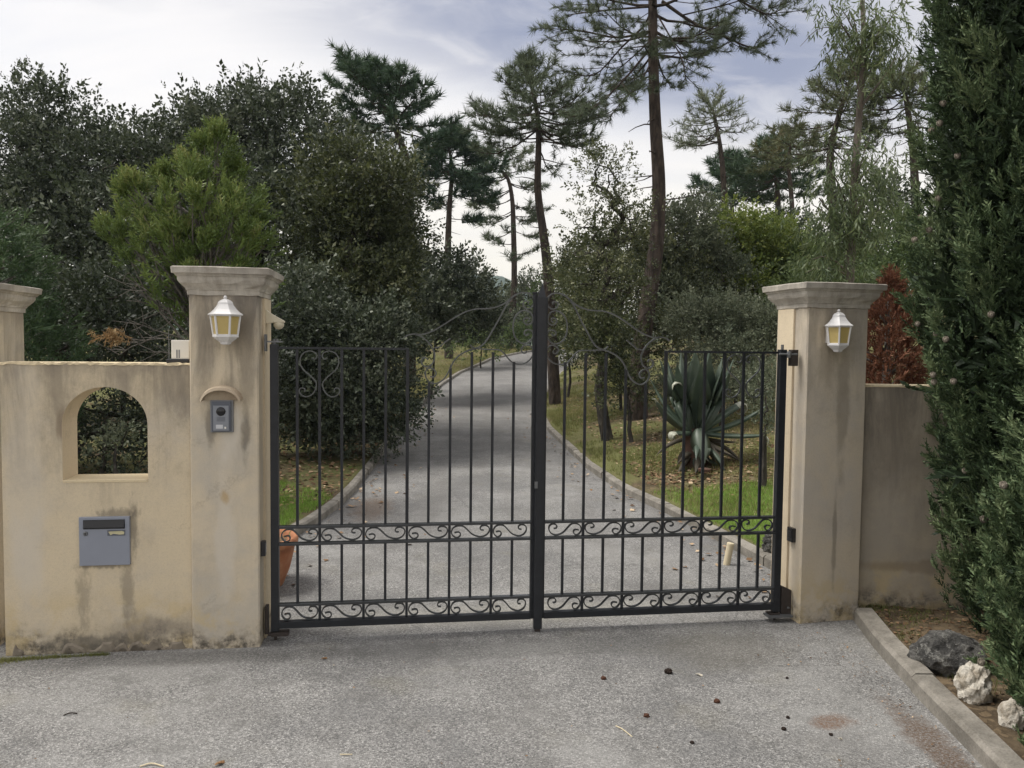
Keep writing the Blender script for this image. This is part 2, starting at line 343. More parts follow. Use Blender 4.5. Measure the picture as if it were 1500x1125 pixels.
# soil: leaf litter, moss and thin grass
mm, n, b = new_mat('leaf_litter_soil'); o = n.obj()
a1 = n.noise(o, 0.55, 5, 0.6); a2 = n.noise(o, 6, 6, 0.7); a3 = n.noise(o, 38, 4, 0.7); a4 = n.sep(n.voro(o, 34, 'F1', 1))[0]
c = n.mix(n.sstep(a2, 0.35, 0.65), (0.075, 0.056, 0.038), (0.15, 0.115, 0.075))
c = n.mix(n.math('MULTIPLY', n.sstep(a4, 0.55, 0.95), 0.5), c, (0.25, 0.185, 0.115))
c = n.mix(n.math('MULTIPLY', n.math('MULTIPLY', n.sstep(a1, 0.36, 0.56), 0.75), n.sstep(n.sep(o)[1], 4.6, 6.5)), c, (0.15, 0.165, 0.06))
c = n.mix(n.math('MULTIPLY', n.sstep(a3, 0.55, 0.75), 0.6), c, (0.05, 0.042, 0.03))
n.put(b.inputs['Base Color'], c); b.inputs['Roughness'].default_value = 0.97; b.inputs['Specular IOR Level'].default_value = 0.08
n.put(b.inputs['Normal'], n.bump(n.math('ADD', a3, a4), 0.8, 0.02)); M['soil'] = mm

mm, n, b = new_mat('concrete_kerb'); o = n.obj(); a = n.noise(o, 5, 6, 0.65); f = n.noise(o, 70, 4, 0.7); v = n.sep(n.voro(o, 150, 'F1', 1))[0]
c = n.mix(n.sstep(a, 0.35, 0.7), (0.135, 0.122, 0.10), (0.30, 0.275, 0.235)); c = n.mix(n.math('MULTIPLY', n.sstep(f, 0.45, 0.7), 0.55), c, (0.12, 0.11, 0.095))
c = n.mix(n.math('MULTIPLY', v, 0.18), c, (0.42, 0.4, 0.36)); c = n.mix(n.math('MULTIPLY', n.sstep(n.noise(o, 1.6, 5, 0.7), 0.55, 0.75), 0.5), c, (0.12, 0.12, 0.085))
n.put(b.inputs['Base Color'], c); b.inputs['Roughness'].default_value = 0.92; n.put(b.inputs['Normal'], n.bump(n.math('ADD', f, a), 0.5, 0.008)); M['kerb'] = mm

mm, n, b = new_mat('grey_rock'); o = n.obj(); a = n.noise(o, 7, 8, 0.75); f = n.noise(o, 30, 6, 0.75)
c = n.mix(n.sstep(a, 0.42, 0.60), (0.085, 0.083, 0.078), (0.28, 0.27, 0.25)); c = n.mix(n.math('MULTIPLY', n.sstep(f, 0.52, 0.62), 0.85), c, (0.48, 0.47, 0.43)); c = n.mix(n.math('MULTIPLY', n.sstep(n.noise(o, 14, 6, 0.7), 0.56, 0.66), 0.7), c, (0.05, 0.05, 0.04))
n.put(b.inputs['Base Color'], c); b.inputs['Roughness'].default_value = 0.95; n.put(b.inputs['Normal'], n.bump(n.math('ADD', a, n.math('MULTIPLY', f, 1.6)), 1.0, 0.05)); M['rock'] = mm
mm, n, b = new_mat('white_rock'); o = n.obj(); a = n.noise(o, 9, 7, 0.7)
c = n.mix(n.sstep(a, 0.35, 0.6), (0.34, 0.29, 0.22), (0.66, 0.62, 0.54)); n.put(b.inputs['Base Color'], c); b.inputs['Roughness'].default_value = 0.9
n.put(b.inputs['Normal'], n.bump(n.noise(o, 25, 6, 0.75), 0.9, 0.02)); M['white_rock'] = mm
mm, n, b = new_mat('agave_leaf'); o = n.obj(); v = n.attr('var'); a = n.noise(o, 4, 5, 0.6)
c = n.mix(n.sstep(a, 0.35, 0.7), (0.042, 0.066, 0.044), (0.08, 0.108, 0.072)); c = n.mix(v, c, (0.50, 0.50, 0.40)); n.put(b.inputs['Base Color'], c); b.inputs['Roughness'].default_value = 0.45; M['agave'] = mm
M['agave_cut'] = plain('dry_agave_base', (0.10, 0.06, 0.045), 0.9, 0, 0.2, 0.4, 25)
M['agave_dead'] = plain('withered_agave_leaf', (0.085, 0.075, 0.058), 0.85, 0, 0.2, 0.4, 12)
mm, n, b = new_mat('far_wooded_hill'); o = n.obj(); a = n.noise(o, 0.03, 6, 0.7)
n.put(b.inputs['Base Color'], n.mix(a, (0.03, 0.045, 0.03), (0.07, 0.09, 0.05))); b.inputs['Roughness'].default_value = 1.0; b.inputs['Specular IOR Level'].default_value = 0.0; M['hill'] = mm

M['oak_leaf'] = leaf_mat('holm_oak_leaf', [(0.014, 0.019, 0.012), (0.038, 0.049, 0.031), (0.066, 0.080, 0.052), (0.118, 0.130, 0.092)], 0.5, 0.32, 0.14, (0.08, 0.11, 0.03))
M['oak_olive'] = leaf_mat('olive_oak_leaf', [(0.018, 0.024, 0.010), (0.045, 0.056, 0.024), (0.082, 0.092, 0.042), (0.135, 0.138, 0.072)], 0.5, 0.4, 0.2, (0.12, 0.14, 0.04))
M['oak_yellow'] = leaf_mat('yellow_green_leaf', [(0.05, 0.075, 0.018), (0.09, 0.125, 0.028), (0.135, 0.165, 0.04), (0.19, 0.21, 0.06)], 0.5, 0.35, 0.28, (0.2, 0.24, 0.05))
M['shrub_grey'] = leaf_mat('grey_green_shrub_leaf', [(0.045, 0.058, 0.035), (0.075, 0.09, 0.055), (0.11, 0.125, 0.08), (0.16, 0.17, 0.115)], 0.6, 0.3, 0.2)
M['shrub_green'] = leaf_mat('mid_green_shrub_leaf', [(0.03, 0.05, 0.02), (0.06, 0.09, 0.03), (0.09, 0.125, 0.045), (0.13, 0.165, 0.065)], 0.55, 0.35, 0.24)
M['pine_dark'] = leaf_mat('dark_pine_needle', [(0.014, 0.03, 0.018), (0.026, 0.052, 0.028), (0.045, 0.075, 0.038), (0.075, 0.105, 0.055)], 0.55, 0.3, 0.12)
M['pine_grey'] = leaf_mat('grey_green_pine_needle', [(0.035, 0.05, 0.03), (0.06, 0.08, 0.045), (0.09, 0.11, 0.065), (0.14, 0.15, 0.095)], 0.55, 0.3, 0.15)
M['pine_brown'] = leaf_mat('browning_pine_needle', [(0.04, 0.06, 0.03), (0.07, 0.09, 0.042), (0.11, 0.115, 0.055), (0.16, 0.105, 0.06)], 0.6, 0.3, 0.15)
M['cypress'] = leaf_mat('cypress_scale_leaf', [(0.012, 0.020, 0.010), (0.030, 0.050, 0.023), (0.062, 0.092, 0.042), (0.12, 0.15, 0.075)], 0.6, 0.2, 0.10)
M['conifer_lime'] = leaf_mat('light_green_conifer_leaf', [(0.05, 0.085, 0.02), (0.085, 0.13, 0.03), (0.125, 0.175, 0.045), (0.22, 0.225, 0.085)], 0.55, 0.3, 0.2, g=1.4)
M['conifer_green'] = leaf_mat('green_conifer_leaf', [(0.022, 0.045, 0.02), (0.04, 0.07, 0.03), (0.06, 0.095, 0.04), (0.09, 0.125, 0.06)], 0.55, 0.3, 0.15)
M['dead_leaf'] = leaf_mat('rusty_dead_leaf', [(0.085, 0.034, 0.021), (0.14, 0.06, 0.036), (0.19, 0.09, 0.055), (0.26, 0.15, 0.10)], 0.8, 0.1, 0.12, g=1.25)
M['dry_leaf'] = leaf_mat('dry_straw_leaf', [(0.18, 0.10, 0.04), (0.27, 0.16, 0.07), (0.33, 0.21, 0.10), (0.40, 0.30, 0.17)], 0.8, 0.15, 0.2, g=1.05)
M['euc'] = leaf_mat('eucalyptus_leaf', [(0.035, 0.055, 0.022), (0.062, 0.088, 0.036), (0.10, 0.128, 0.055), (0.15, 0.175, 0.085)], 0.45, 0.4, 0.3)
M['grass'] = leaf_mat('lawn_grass', [(0.06, 0.11, 0.015), (0.11, 0.19, 0.025), (0.16, 0.26, 0.04), (0.22, 0.31, 0.08)], 0.5, 0.3, 0.3)
M['dry_grass'] = leaf_mat('thin_bank_grass', [(0.07, 0.085, 0.025), (0.12, 0.135, 0.04), (0.18, 0.175, 0.07), (0.27, 0.23, 0.12)], 0.7, 0.2, 0.25)
M['litter'] = leaf_mat('fallen_leaf', [(0.06, 0.035, 0.02), (0.13, 0.08, 0.045), (0.22, 0.145, 0.085), (0.36, 0.28, 0.19)], 0.85, 0.15, 0.0)
M['bark_oak'] = bark('oak_bark', (0.035, 0.032, 0.028), (0.10, 0.09, 0.075), 12)
M['bark_pine'] = bark('pine_bark', (0.032, 0.027, 0.024), (0.098, 0.077, 0.063), 9)
M['bark_pale'] = bark('eucalyptus_bark', (0.085, 0.072, 0.06), (0.22, 0.19, 0.16), 5)
M['bark_grey'] = bark('grey_dead_wood', (0.11, 0.10, 0.09), (0.24, 0.22, 0.195), 14)
M['cone'] = bark('cone_scale', (0.15, 0.125, 0.095), (0.36, 0.32, 0.26), 60)

# ================================================================== ground
RY = np.array([4.7, 5.3, 6.0, 6.6, 7.2, 8.0, 9.1, 10.8, 15.0, 18.5, 24.5, 29.0, 35.0, 45.0, 60.0])
RR = np.array([2.15, 2.12, 1.98, 1.86, 1.74, 1.57, 1.27, 1.03, 0.68, 0.60, 1.10, 1.75, 2.80, 6.20, 14.0])
RL = np.array([-2.3, -2.2, -2.02, -1.9, -1.82, -1.77, -1.78, -1.87, -2.1, -2.22, -2.2, -1.9, -0.9, 2.2, 9.6])
def xR(y): return np.interp(y, RY, RR)
def xL(y): return np.interp(y, RY, RL)
def sm(a, lo, hi):
    t = np.clip((a - lo) / (hi - lo), 0, 1); return t * t * (3 - 2 * t)
def zr(y):
    y = np.asarray(y, float); a = 0.0014 * np.clip(y - 8, 0, 26) ** 2; b = np.clip(y - 34, 0, 14); a = a + 0.0728 * b - 0.0026 * b * b
    return a - 0.03 * np.clip(y - 52, 0, 200)
def wav(x, y): return 0.5 * np.sin(1.7 * x + 0.6 * y) * np.sin(1.3 * y - 0.7 * x) + 0.3 * np.sin(4.1 * x + 2.2) * np.sin(3.7 * y) + 0.2 * np.sin(9.1 * x + 3 * y) * np.sin(8.3 * y - 2 * x)
def gz(x, y):
    x = np.asarray(x, float); y = np.asarray(y, float)
    z0 = zr(y); dR = x - xR(y); dL = xL(y) - x
    bR = 0.075 + sm(y, 5.8, 11) * (0.185 * np.clip(dR, 0, 9) + 0.05 * np.clip(dR - 9, 0, 30)) + 0.02 * wav(x, y) * sm(dR, 0.1, 0.6)
    bL = 0.06 + 0.035 * np.clip(dL, 0, 25) * sm(y, 5, 9) + 0.025 * wav(x, y) * sm(dL, 0.1, 0.6)
    inside = z0 - 0.10 + np.where(dR > 0.055, 0.10 + bR, 0) + np.where(dL > 0.055, 0.10 + bL, 0)
    kx = np.interp(y, [-10, 2.0, 3.2, 3.8, 4.34, 4.9], [1.75, 1.82, 1.95, 2.0, 2.06, 2.16])
    front = np.where(x > kx + 0.06, 0.055 + 0.06 * sm(x, 2.1, 3.2) + 0.015 * wav(x * 2, y * 2), -0.06)
    return np.where(y < 4.75, front, inside)
gx = np.unique(np.concatenate([np.arange(-14, -3, 0.3), np.arange(-3, 3.4, 0.065), np.arange(3.4, 20, 0.3), -14 - np.geomspace(0.5, 900, 22), 20 + np.geomspace(0.5, 900, 22)]))
gy = np.unique(np.concatenate([np.arange(-10, 46, 0.3), 46 + np.geomspace(0.5, 950, 26), -10 - np.geomspace(0.5, 60, 8), [4.74, 4.76]]))
X, Y = np.meshgrid(gx, gy); Z = gz(X, Y)
idx = np.arange(X.size).reshape(X.shape)
Q = np.stack([idx[:-1, :-1], idx[:-1, 1:], idx[1:, 1:], idx[1:, :-1]], -1).reshape(-1, 4)
ground = link('ground', np_mesh('ground', np.stack([X, Y, Z], -1).reshape(-1, 3), Q, smooth=True), M['soil'], kind='structure', label='brown leaf-littered soil and thin grass around the driveway', cat='ground')

ry = np.concatenate([[-30, -8, 0, 2], np.arange(2.4, 4.61, 0.2), [4.74]]); rows = []
for y in ry:
    rows.append((y, -14.0, np.interp(y, [-10, 2.0, 3.2, 3.8, 4.34, 4.9], [1.75, 1.82, 1.95, 2.0, 2.06, 2.16]) + 0.01))
for y in np.concatenate([np.arange(4.76, 20, 0.35), np.arange(20, 60, 1.0)]): rows.append((y, float(xL(y)) - 0.01, float(xR(y)) + 0.01))
nx = 25; V = []
for y, a, b_ in rows:
    for i in range(nx):
        t = i / (nx - 1); x = a + (b_ - a) * t; V.append((x, y, float(zr(y)) + 0.0015 * math.sin(3.0 * x + y) * math.sin(1.1 * y) + (0.02 * (1 - (2 * t - 1) ** 2) if y > 5 else 0)))
V = np.array(V); idx = np.arange(len(V)).reshape(len(rows), nx)
Q = np.stack([idx[:-1, :-1], idx[:-1, 1:], idx[1:, 1:], idx[1:, :-1]], -1).reshape(-1, 4)
link('driveway', np_mesh('driveway', V, Q, smooth=True), M['asphalt'], kind='structure', label='worn grey asphalt driveway running through the gate', cat='driveway')

def kerb(label, pts, side, ind_to=60.0, wdt=0.115, hgt=0.085):
    pts = [np.array(p, float) for p in pts]; s = [0.0]
    for a, b_ in zip(pts[:-1], pts[1:]): s.append(s[-1] + np.linalg.norm(b_ - a))
    at = lambda q: np.array([np.interp(q, s, [p[k] for p in pts]) for k in range(3)])
    root = empty('kerb', pts[0], label=label, cat='kerb', kind='structure')
    L = 1.0; k = 0; rg = np.random.default_rng(5)
    while k * L < s[-1] - 0.15:
        a0, a1 = k * L + 0.004, min((k + 1) * L - 0.004, s[-1]); rings = []; dz = rg.uniform(-0.006, 0.006); dx = rg.uniform(-0.006, 0.006)
        for q in np.linspace(a0, a1, 6):
            p = at(q); t = at(min(q + 0.05, s[-1])) - at(max(q - 0.05, 0)); t[2] = 0; t /= np.linalg.norm(t); nn = np.array([t[1], -t[0], 0]) * side
            prof = [(dx, -0.1), (dx, hgt - 0.018), (dx + 0.018, hgt), (dx + wdt - 0.015, hgt + 0.004), (dx + wdt, hgt - 0.012), (dx + wdt, -0.1)]
            rings.append([p + nn * u + np.array([0, 0, h + dz]) - pts[0] for u, h in prof])
        MB().rings(rings).build('kerb_stone', M['kerb'], root); k += 1
    return root
yy = np.concatenate([np.arange(5.05, 20, 0.3), np.arange(20, 46, 1.0)])
kerb('pale concrete kerb curving along the right side of the inner driveway', [(float(xR(y)), y, float(zr(y))) for y in yy], 1, wdt=0.095)
kerb('pale concrete kerb along the left side of the inner driveway', [(float(xL(y)), y, float(zr(y))) for y in yy], -1, wdt=0.095)
kerb('concrete kerb outside the gate running from right pillar to the cypress', [(float(np.interp(y, [-10, 2.0, 3.2, 3.8, 4.34, 4.9], [1.75, 1.82, 1.95, 2.0, 2.06, 2.16])), y, 0.0) for y in np.arange(4.82, 1.0, -0.2)], -1)

# far wooded hill
hx = np.linspace(-420, 520, 70); hy = np.linspace(640, 980, 24); X, Y = np.meshgrid(hx, hy)
Z = 30 * np.exp(-((Y - 800) / 95) ** 2) * (0.35 + 2.25 * np.exp(-((X + 25) / 95) ** 2) + 0.9 * np.exp(-((X + 300) / 160) ** 2) + 0.9 * np.exp(-((X - 330) / 150) ** 2)) + 1.2 * np.sin(X * 0.21) * np.sin(Y * 0.17) + 0.9 * np.sin(X * 0.5 + Y * 0.3) - 8
idx = np.arange(X.size).reshape(X.shape); Q = np.stack([idx[:-1, :-1], idx[:-1, 1:], idx[1:, 1:], idx[1:, :-1]], -1).reshape(-1, 4)
link('hill', np_mesh('hill', np.stack([X, Y, Z], -1).reshape(-1, 3), Q, smooth=True), M['hill'], kind='structure', label='far blue wooded hill beyond the driveway', cat='hill')

# ================================================================== gate frame of reference
A_ = G(408, 937); B_ = G(1132, 908); T_ = (B_ - A_) / np.linalg.norm(B_ - A_); N_ = np.array([-T_[1], T_[0], 0.0]); GA = math.atan2(T_[1], T_[0])
C_ = A_ + T_ * np.dot(G(788, 927) - A_, T_)
def uz(px, py):
    h = plane_hit(px, py, A_, N_); return float(np.dot(h - C_, T_)), float(h[2])
def gate_pt(u, v, z=0.0): return C_ + T_ * u + N_ * v + np.array([0, 0, z])

# ================================================================== pillars and walls
DIRT = (0.075, 0.068, 0.06)
PALE = (0.60, 0.55, 0.47)
def cap(parent, hw, dep, top_z, hgt=0.145, ov=0.072):
    prof = [(0.0, 0.002), (0.0, 0.007), (0.024, 0.008), (0.026, 0.013), (0.036, 0.017), (0.048, 0.027), (0.062, 0.040), (0.078, 0.047), (0.094, 0.048), (0.097, 0.050), (0.099, 0.055), (0.106, 0.058), (0.110, 0.062), (0.112, 0.072), (0.143, 0.074), (0.147, 0.068)]
    b = MB(); rings = []
    rg = np.random.default_rng(int(top_z * 1000))
    def ring(e, z):
        x0, x1, y0, y1 = -hw - e, hw + e, -e, dep + e; c = 0.006; r = []
        for (ax, ay, bx2, by2) in ((x0 + c, y0, x1 - c, y0), (x1, y0 + c, x1, y1 - c), (x1 - c, y1, x0 + c, y1), (x0, y1 - c, x0, y0 + c)):
            for t in np.linspace(0, 1, 9): r.append((ax + (bx2 - ax) * t, ay + (by2 - ay) * t, z))
        return r
    for z, e in prof: rings.append(ring(e, z))
    b.rings(rings)
    o = b.build('cap', M['stone_cap'], parent); o.location = (0, 0, top_z - hgt)
    me = o.data; rg = np.random.default_rng(3)
    for v in me.vertices: v.co.x += rg.normal(0, 0.0012); v.co.y += rg.normal(0, 0.0012); v.co.z += rg.normal(0, 0.0014)
    return o
def pillar(name, label, loc, rz, wd, dep, top, mat, sides, ledge=None):
    root = empty(name, loc, rz, label=label, cat='pillar'); hw = wd / 2; b = MB(); rings = []
    rg = np.random.default_rng(int(abs(loc[0]) * 100))
    zs = np.concatenate([np.linspace(-0.1, 0.3, 9), np.linspace(0.4, top - 0.142, 14)])
    ang = []
    c = 0.008
    for z in zs:
        r = []; k = 0.010 * max(0, 1 - abs(z - 0.08) / 0.2)
        for (ax, ay, bx2, by2) in ((-hw + c, 0, hw - c, 0), (hw, c, hw, dep - c), (hw - c, dep, -hw + c, dep), (-hw, dep - c, -hw, c)):
            for t in np.linspace(0, 1, 7):
                j = rg.normal(0, 0.0004) + (rg.normal(0, 0.0015) * (k / 0.01))
                px, py = ax + (bx2 - ax) * t, ay + (by2 - ay) * t
                nn = np.array([px, py - dep / 2]); nn = nn / (np.linalg.norm(nn) + 1e-6); r.append((px + nn[0] * j, py + nn[1] * j, z))
        rings.append(r)
    b.rings(rings).build('shaft', mat, root, smooth=False)
    for sgn in sides:      # raised plaster strip on the face towards the gate
        x0, x1 = (hw - 0.001, hw + 0.014) if sgn > 0 else (-hw - 0.014, -hw + 0.001)
        MB().box((x0, 0.13, 0.0), (x1, dep - 0.03, top - 0.15)).build('reveal_strip', M['plaster_clean'], root, bevel=0.003)
    cap(root, hw, dep, top)
    return root

M['plaster_clean'] = plaster('cream_reveal_plaster', 9.0, 0.0, (0.68, 0.575, 0.415), (0.60, 0.51, 0.375), 0.35, 0.15, seed=4.0)
M['plaster_left'] = plaster('left_pillar_plaster', 1.96, 0.0, (0.63, 0.54, 0.40), (0.50, 0.455, 0.38), 0.5, 0.8, seed=1.0, spots=[
    (0.03, 1.22, 0.085, 0.22, PALE, 0.75, 9), (0.0, 0.62, 0.06, 0.50, PALE, 0.6, 6), (0.02, 1.42, 0.05, 0.16, DIRT, 0.4, 12),
    (-0.11, 1.75, 0.05, 0.5, (0.2, 0.17, 0.13), 0.45, 7), (0.12, 1.65, 0.06, 0.5, (0.18, 0.155, 0.12), 0.5, 8), (-0.07, 1.22, 0.035, 0.15, DIRT, 0.5, 12), (0.11, 1.2, 0.03, 0.2, DIRT, 0.55, 12), (0.0, 0.85, 0.04, 0.05, (0.42, 0.27, 0.10), 0.6, 14)])
M['plaster_right'] = plaster('right_pillar_plaster', 1.96, 0.0, (0.61, 0.53, 0.41), (0.54, 0.49, 0.42), 0.6, 0.42, seed=7.0, spots=[
    (0.05, 1.35, 0.05, 0.45, (0.22, 0.19, 0.145), 0.5, 8), (0.02, 0.55, 0.02, 0.4, (0.2, 0.175, 0.14), 0.55, 10), (-0.08, 1.75, 0.06, 0.4, (0.24, 0.2, 0.15), 0.4, 9)])
M['plaster_far'] = plaster('far_left_pillar_plaster', 1.83, 0.0, (0.63, 0.545, 0.41), (0.52, 0.475, 0.40), 0.35, 0.5, seed=11.0)

LP_R = gate_pt(0, 0) * 0; 
lp_x0, lp_x1 = W(281, 700, 4.25), W(380, 700, 4.30)
LPW = 0.362; ca, sa = math.cos(GA), math.sin(GA)
lpr = np.array([W(380, 800, 4.30)[0], 4.30]); lpc = lpr - np.array([ca, sa]) * LPW / 2
LP = pillar('gate_pillar', 'stained cream plaster gate pillar on the left with lantern and intercom', (lpc[0], lpc[1], 0), GA, LPW, 0.37, 2.095, M['plaster_left'], (1,))
RA = math.radians(13.0); RPW = 0.42
rpl = np.array([W(1172, 850, 4.76)[0], 4.76]); rpc = rpl + np.array([math.cos(RA), math.sin(RA)]) * RPW / 2
RP = pillar('gate_pillar', 'cream plaster gate pillar on the right beside the dead red conifer', (rpc[0], rpc[1], 0), RA, RPW, 0.335, 2.09, M['plaster_right'], (-1,))
def pl_pt(P, px, py, off=0.0):          # picture position -> local x, z on a pillar's front face
    a = P.rotation_euler.z; t = np.array([math.cos(a), math.sin(a), 0]); nn = np.array([-math.sin(a), math.cos(a), 0]); p0 = np.array(P.location) + nn * off
    h = plane_hit(px, py, p0, nn); return float(np.dot(h - np.array(P.location), t)), float(h[2])
fpx = W(-6, 500, 4.30)
pillar('wall_pillar', 'cream plaster pillar with moulded cap cut off by the left picture edge', (fpx[0] - 0.18 * ca, 4.27 - 0.18 * sa, 0), GA, 0.36, 0.37, 2.0, M['plaster_far'], ())

# left wall with the arched opening
w1 = np.array([lpc[0], lpc[1], 0]) - np.array([ca, sa, 0]) * (LPW / 2) + np.array([-sa, ca, 0]) * 0.022
WL = empty('garden_wall', w1 + np.array([ca, sa, 0]) * 0.05, GA, label='stained cream plaster wall with arched opening and letter box', cat='wall')
def wl_pt(px, py):
    h = plane_hit(px, py, w1, np.array([-sa, ca, 0])); return float(np.dot(h - np.array(WL.location), np.array([ca, sa, 0]))), float(h[2])
wt = wl_pt(150, 533)[1]; xa, zb = wl_pt(92, 704); xb, _ = wl_pt(217, 700); zs_ = wl_pt(150, 622)[1]; zt_ = wl_pt(155, 567)[1]; xe = wl_pt(3, 700)[0]
mbx0, mbz1 = wl_pt(117, 757); mbx1, mbz0 = wl_pt(192, 826)
mcx = (mbx0 + mbx1) / 2
M['plaster_wall'] = plaster('left_wall_plaster', wt, 0.02, (0.65, 0.55, 0.39), (0.55, 0.485, 0.385), 0.35, 0.58, seed=2.5, spots=[
    (mbx0 + 0.01, mbz0 - 0.17, 0.05, 0.24, DIRT, 0.36, 30), (mbx1 - 0.02, mbz0 - 0.15, 0.045, 0.26, DIRT, 0.42, 30), (mbx1 + 0.015, mbz1 - 0.06, 0.03, 0.2, DIRT, 0.5, 34), (mcx + 0.06, mbz1 + 0.012, 0.14, 0.035, DIRT, 0.5, 40), (mcx - 0.02, mbz0 - 0.004, 0.16, 0.022, DIRT, 0.5, 40),
    (mbx0 - 0.28, 0.55, 0.12, 0.28, PALE, 0.55, 5), (-0.10, wt - 0.12, 0.25, 0.16, (0.16, 0.14, 0.12), 0.45, 7), (xa, zs_, 0.03, 0.10, (0.2, 0.15, 0.1), 0.6, 12), (xe + 0.12, 1.0, 0.12, 0.8, PALE, 0.35, 4),
    (-0.25, 0.12, 0.3, 0.1, (0.19, 0.17, 0.15), 0.55, 6), (-0.55, 0.05, 0.4, 0.06, (0.12, 0.11, 0.095), 0.7, 9)])
TH = 0.2; b = MB()
arch = [(xa, zb)] + [((xa + xb) / 2 - (xb - xa) / 2 * math.cos(a), zs_ + (zt_ - zs_) * math.sin(a)) for a in np.linspace(0, PI, 25)] + [(xb, zb)]
x1e = 0.02
def wall_face(y, flip):
    b2 = MB()
    for (x0_, z0_, x1_, z1_) in ((xe, -0.1, xa, zb), (xe, zb, xa, zs_), (xa, -0.1, xb, zb), (xb, -0.1, x1e, zb), (xb, zb, x1e, zs_), (xe, zs_, xa, wt), (xb, zs_, x1e, wt)):
        b2.add([(x0_, y, z0_), (x1_, y, z0_), (x1_, y, z1_), (x0_, y, z1_)], [(0, 1, 2, 3)])
    for (p, q) in zip(arch[1:-2], arch[2:-1]):
        b2.add([(p[0], y, p[1]), (q[0], y, q[1]), (q[0], y, wt), (p[0], y, wt)], [(0, 1, 2, 3)])
    return b2
b.add(wall_face(0, 0).v, wall_face(0, 0).f); b.add(wall_face(TH, 1).v, wall_face(TH, 1).f)
b.add([(xe, 0, wt), (x1e, 0, wt), (x1e, TH, wt), (xe, TH, wt)], [(0, 1, 2, 3)])
b.add([(xe, 0, -0.1), (xe, TH, -0.1), (xe, TH, wt), (xe, 0, wt)], [(0, 1, 2, 3)])
wo_ = b.build('wall_body', M['plaster_wall'], WL)
b = MB(); k = len(arch)
b.add([(x_, 0.0, z_) for x_, z_ in arch] + [(x_, TH, z_) for x_, z_ in arch], [(i, i + 1, k + i + 1, k + i) for i in range(k - 1)])
b.build('arch_reveal', M['plaster_clean'], WL)
M['sill'] = plaster('bright_sill_plaster', 9.0, -2.0, (0.68, 0.57, 0.38), (0.60, 0.50, 0.34), 0.2, 0.1, seed=6.0)
MB().box((xa + 0.001, -0.004, zb - 0.012), (xb - 0.001, TH - 0.004, zb + 0.002)).build('sill', M['sill'], WL, bevel=0.002)
cp = MB(); rg = np.random.default_rng(8); xs = np.linspace(xe - 0.002, x1e - 0.002, 60)
cp.rings([[(x_, -0.004 + rg.normal(0, 0.002), wt - 0.006 + rg.normal(0, 0.002)), (x_, -0.002, wt + 0.007 + rg.normal(0, 0.002)), (x_, TH + 0.002, wt + 0.006), (x_, TH + 0.003, wt - 0.006)] for x_ in xs])
cp.build('coping', M['sill'], WL)
# crumbling render along the foot of the wall
rg = np.random.default_rng(21); M['crumble'] = plain('crumbling_render', (0.22, 0.19, 0.15), 0.95, 0, 0.1, 0.55, 18, 0.8, 40)
for i in range(16):
    cx = rg.uniform(xe + 0.05, -0.06); r_ = rg.uniform(0.03, 0.09); h_ = rg.uniform(0.015, 0.055); nseg = 9; ring0 = []; ring1 = []
    for j in range(nseg):
        a = PI * j / (nseg - 1); rr = r_ * rg.uniform(0.75, 1.2); hh = h_ * rg.uniform(0.7, 1.2)
        ring0.append((cx - rr * math.cos(a), -0.001, -0.02 + hh * math.sin(a) * 1.6)); ring1.append((cx - rr * 0.8 * math.cos(a), -0.009, -0.02 + hh * math.sin(a) * 1.35))
    MB().rings([ring0, ring1], cap=True, closed=True).build('render_patch', M['crumble'], WL)

# right wall
r0 = np.array([rpc[0] + math.cos(RA) * RPW / 2 * 0.94, rpc[1] + math.sin(RA) * RPW / 2 + 0.06, 0]); RWA = math.radians(-5.5)
rwn = np.array([-math.sin(RWA), math.cos(RWA), 0]); WR = empty('garden_wall', r0, RWA, label='grey-brown plaster wall between right pillar and the cypress', cat='wall')
rwt = float(plane_hit(1300, 566, r0, rwn)[2])
M['plaster_rwall'] = plaster('right_wall_plaster', rwt, 0.06, (0.47, 0.405, 0.305), (0.38, 0.34, 0.28), 0.6, 0.85, seed=9.0, spots=[(0.5, 0.33, 0.8, 0.05, (0.22, 0.17, 0.11), 0.5, 6), (0.2, 1.1, 0.25, 0.5, (0.22, 0.19, 0.15), 0.45, 5)])
b = MB(); nx, nz = 24, 18; rg = np.random.default_rng(4)
pts = [[(2.6 * i / (nx - 1), rg.normal(0, 0.0015), -0.1 + (rwt + 0.1) * j / (nz - 1)) for i in range(nx)] for j in range(nz)]
for j in range(nz - 1):
    for i in range(nx - 1): b.add([pts[j][i], pts[j][i + 1], pts[j + 1][i + 1], pts[j + 1][i]], [(0, 1, 2, 3)])
b.box((0, 0.01, -0.1), (2.6, 0.2, rwt - 0.004)); b.build('wall_body', M['plaster_rwall'], WR)
cp = MB(); xs = np.linspace(-0.001, 2.6, 60)
cp.rings([[(x_, -0.005 + rg.normal(0, 0.002), rwt - 0.004 + rg.normal(0, 0.002)), (x_, -0.002, rwt + 0.008 + rg.normal(0, 0.002)), (x_, 0.202, rwt + 0.007), (x_, 0.203, rwt - 0.005)] for x_ in xs])
cp.build('coping', M['sill'], WR)

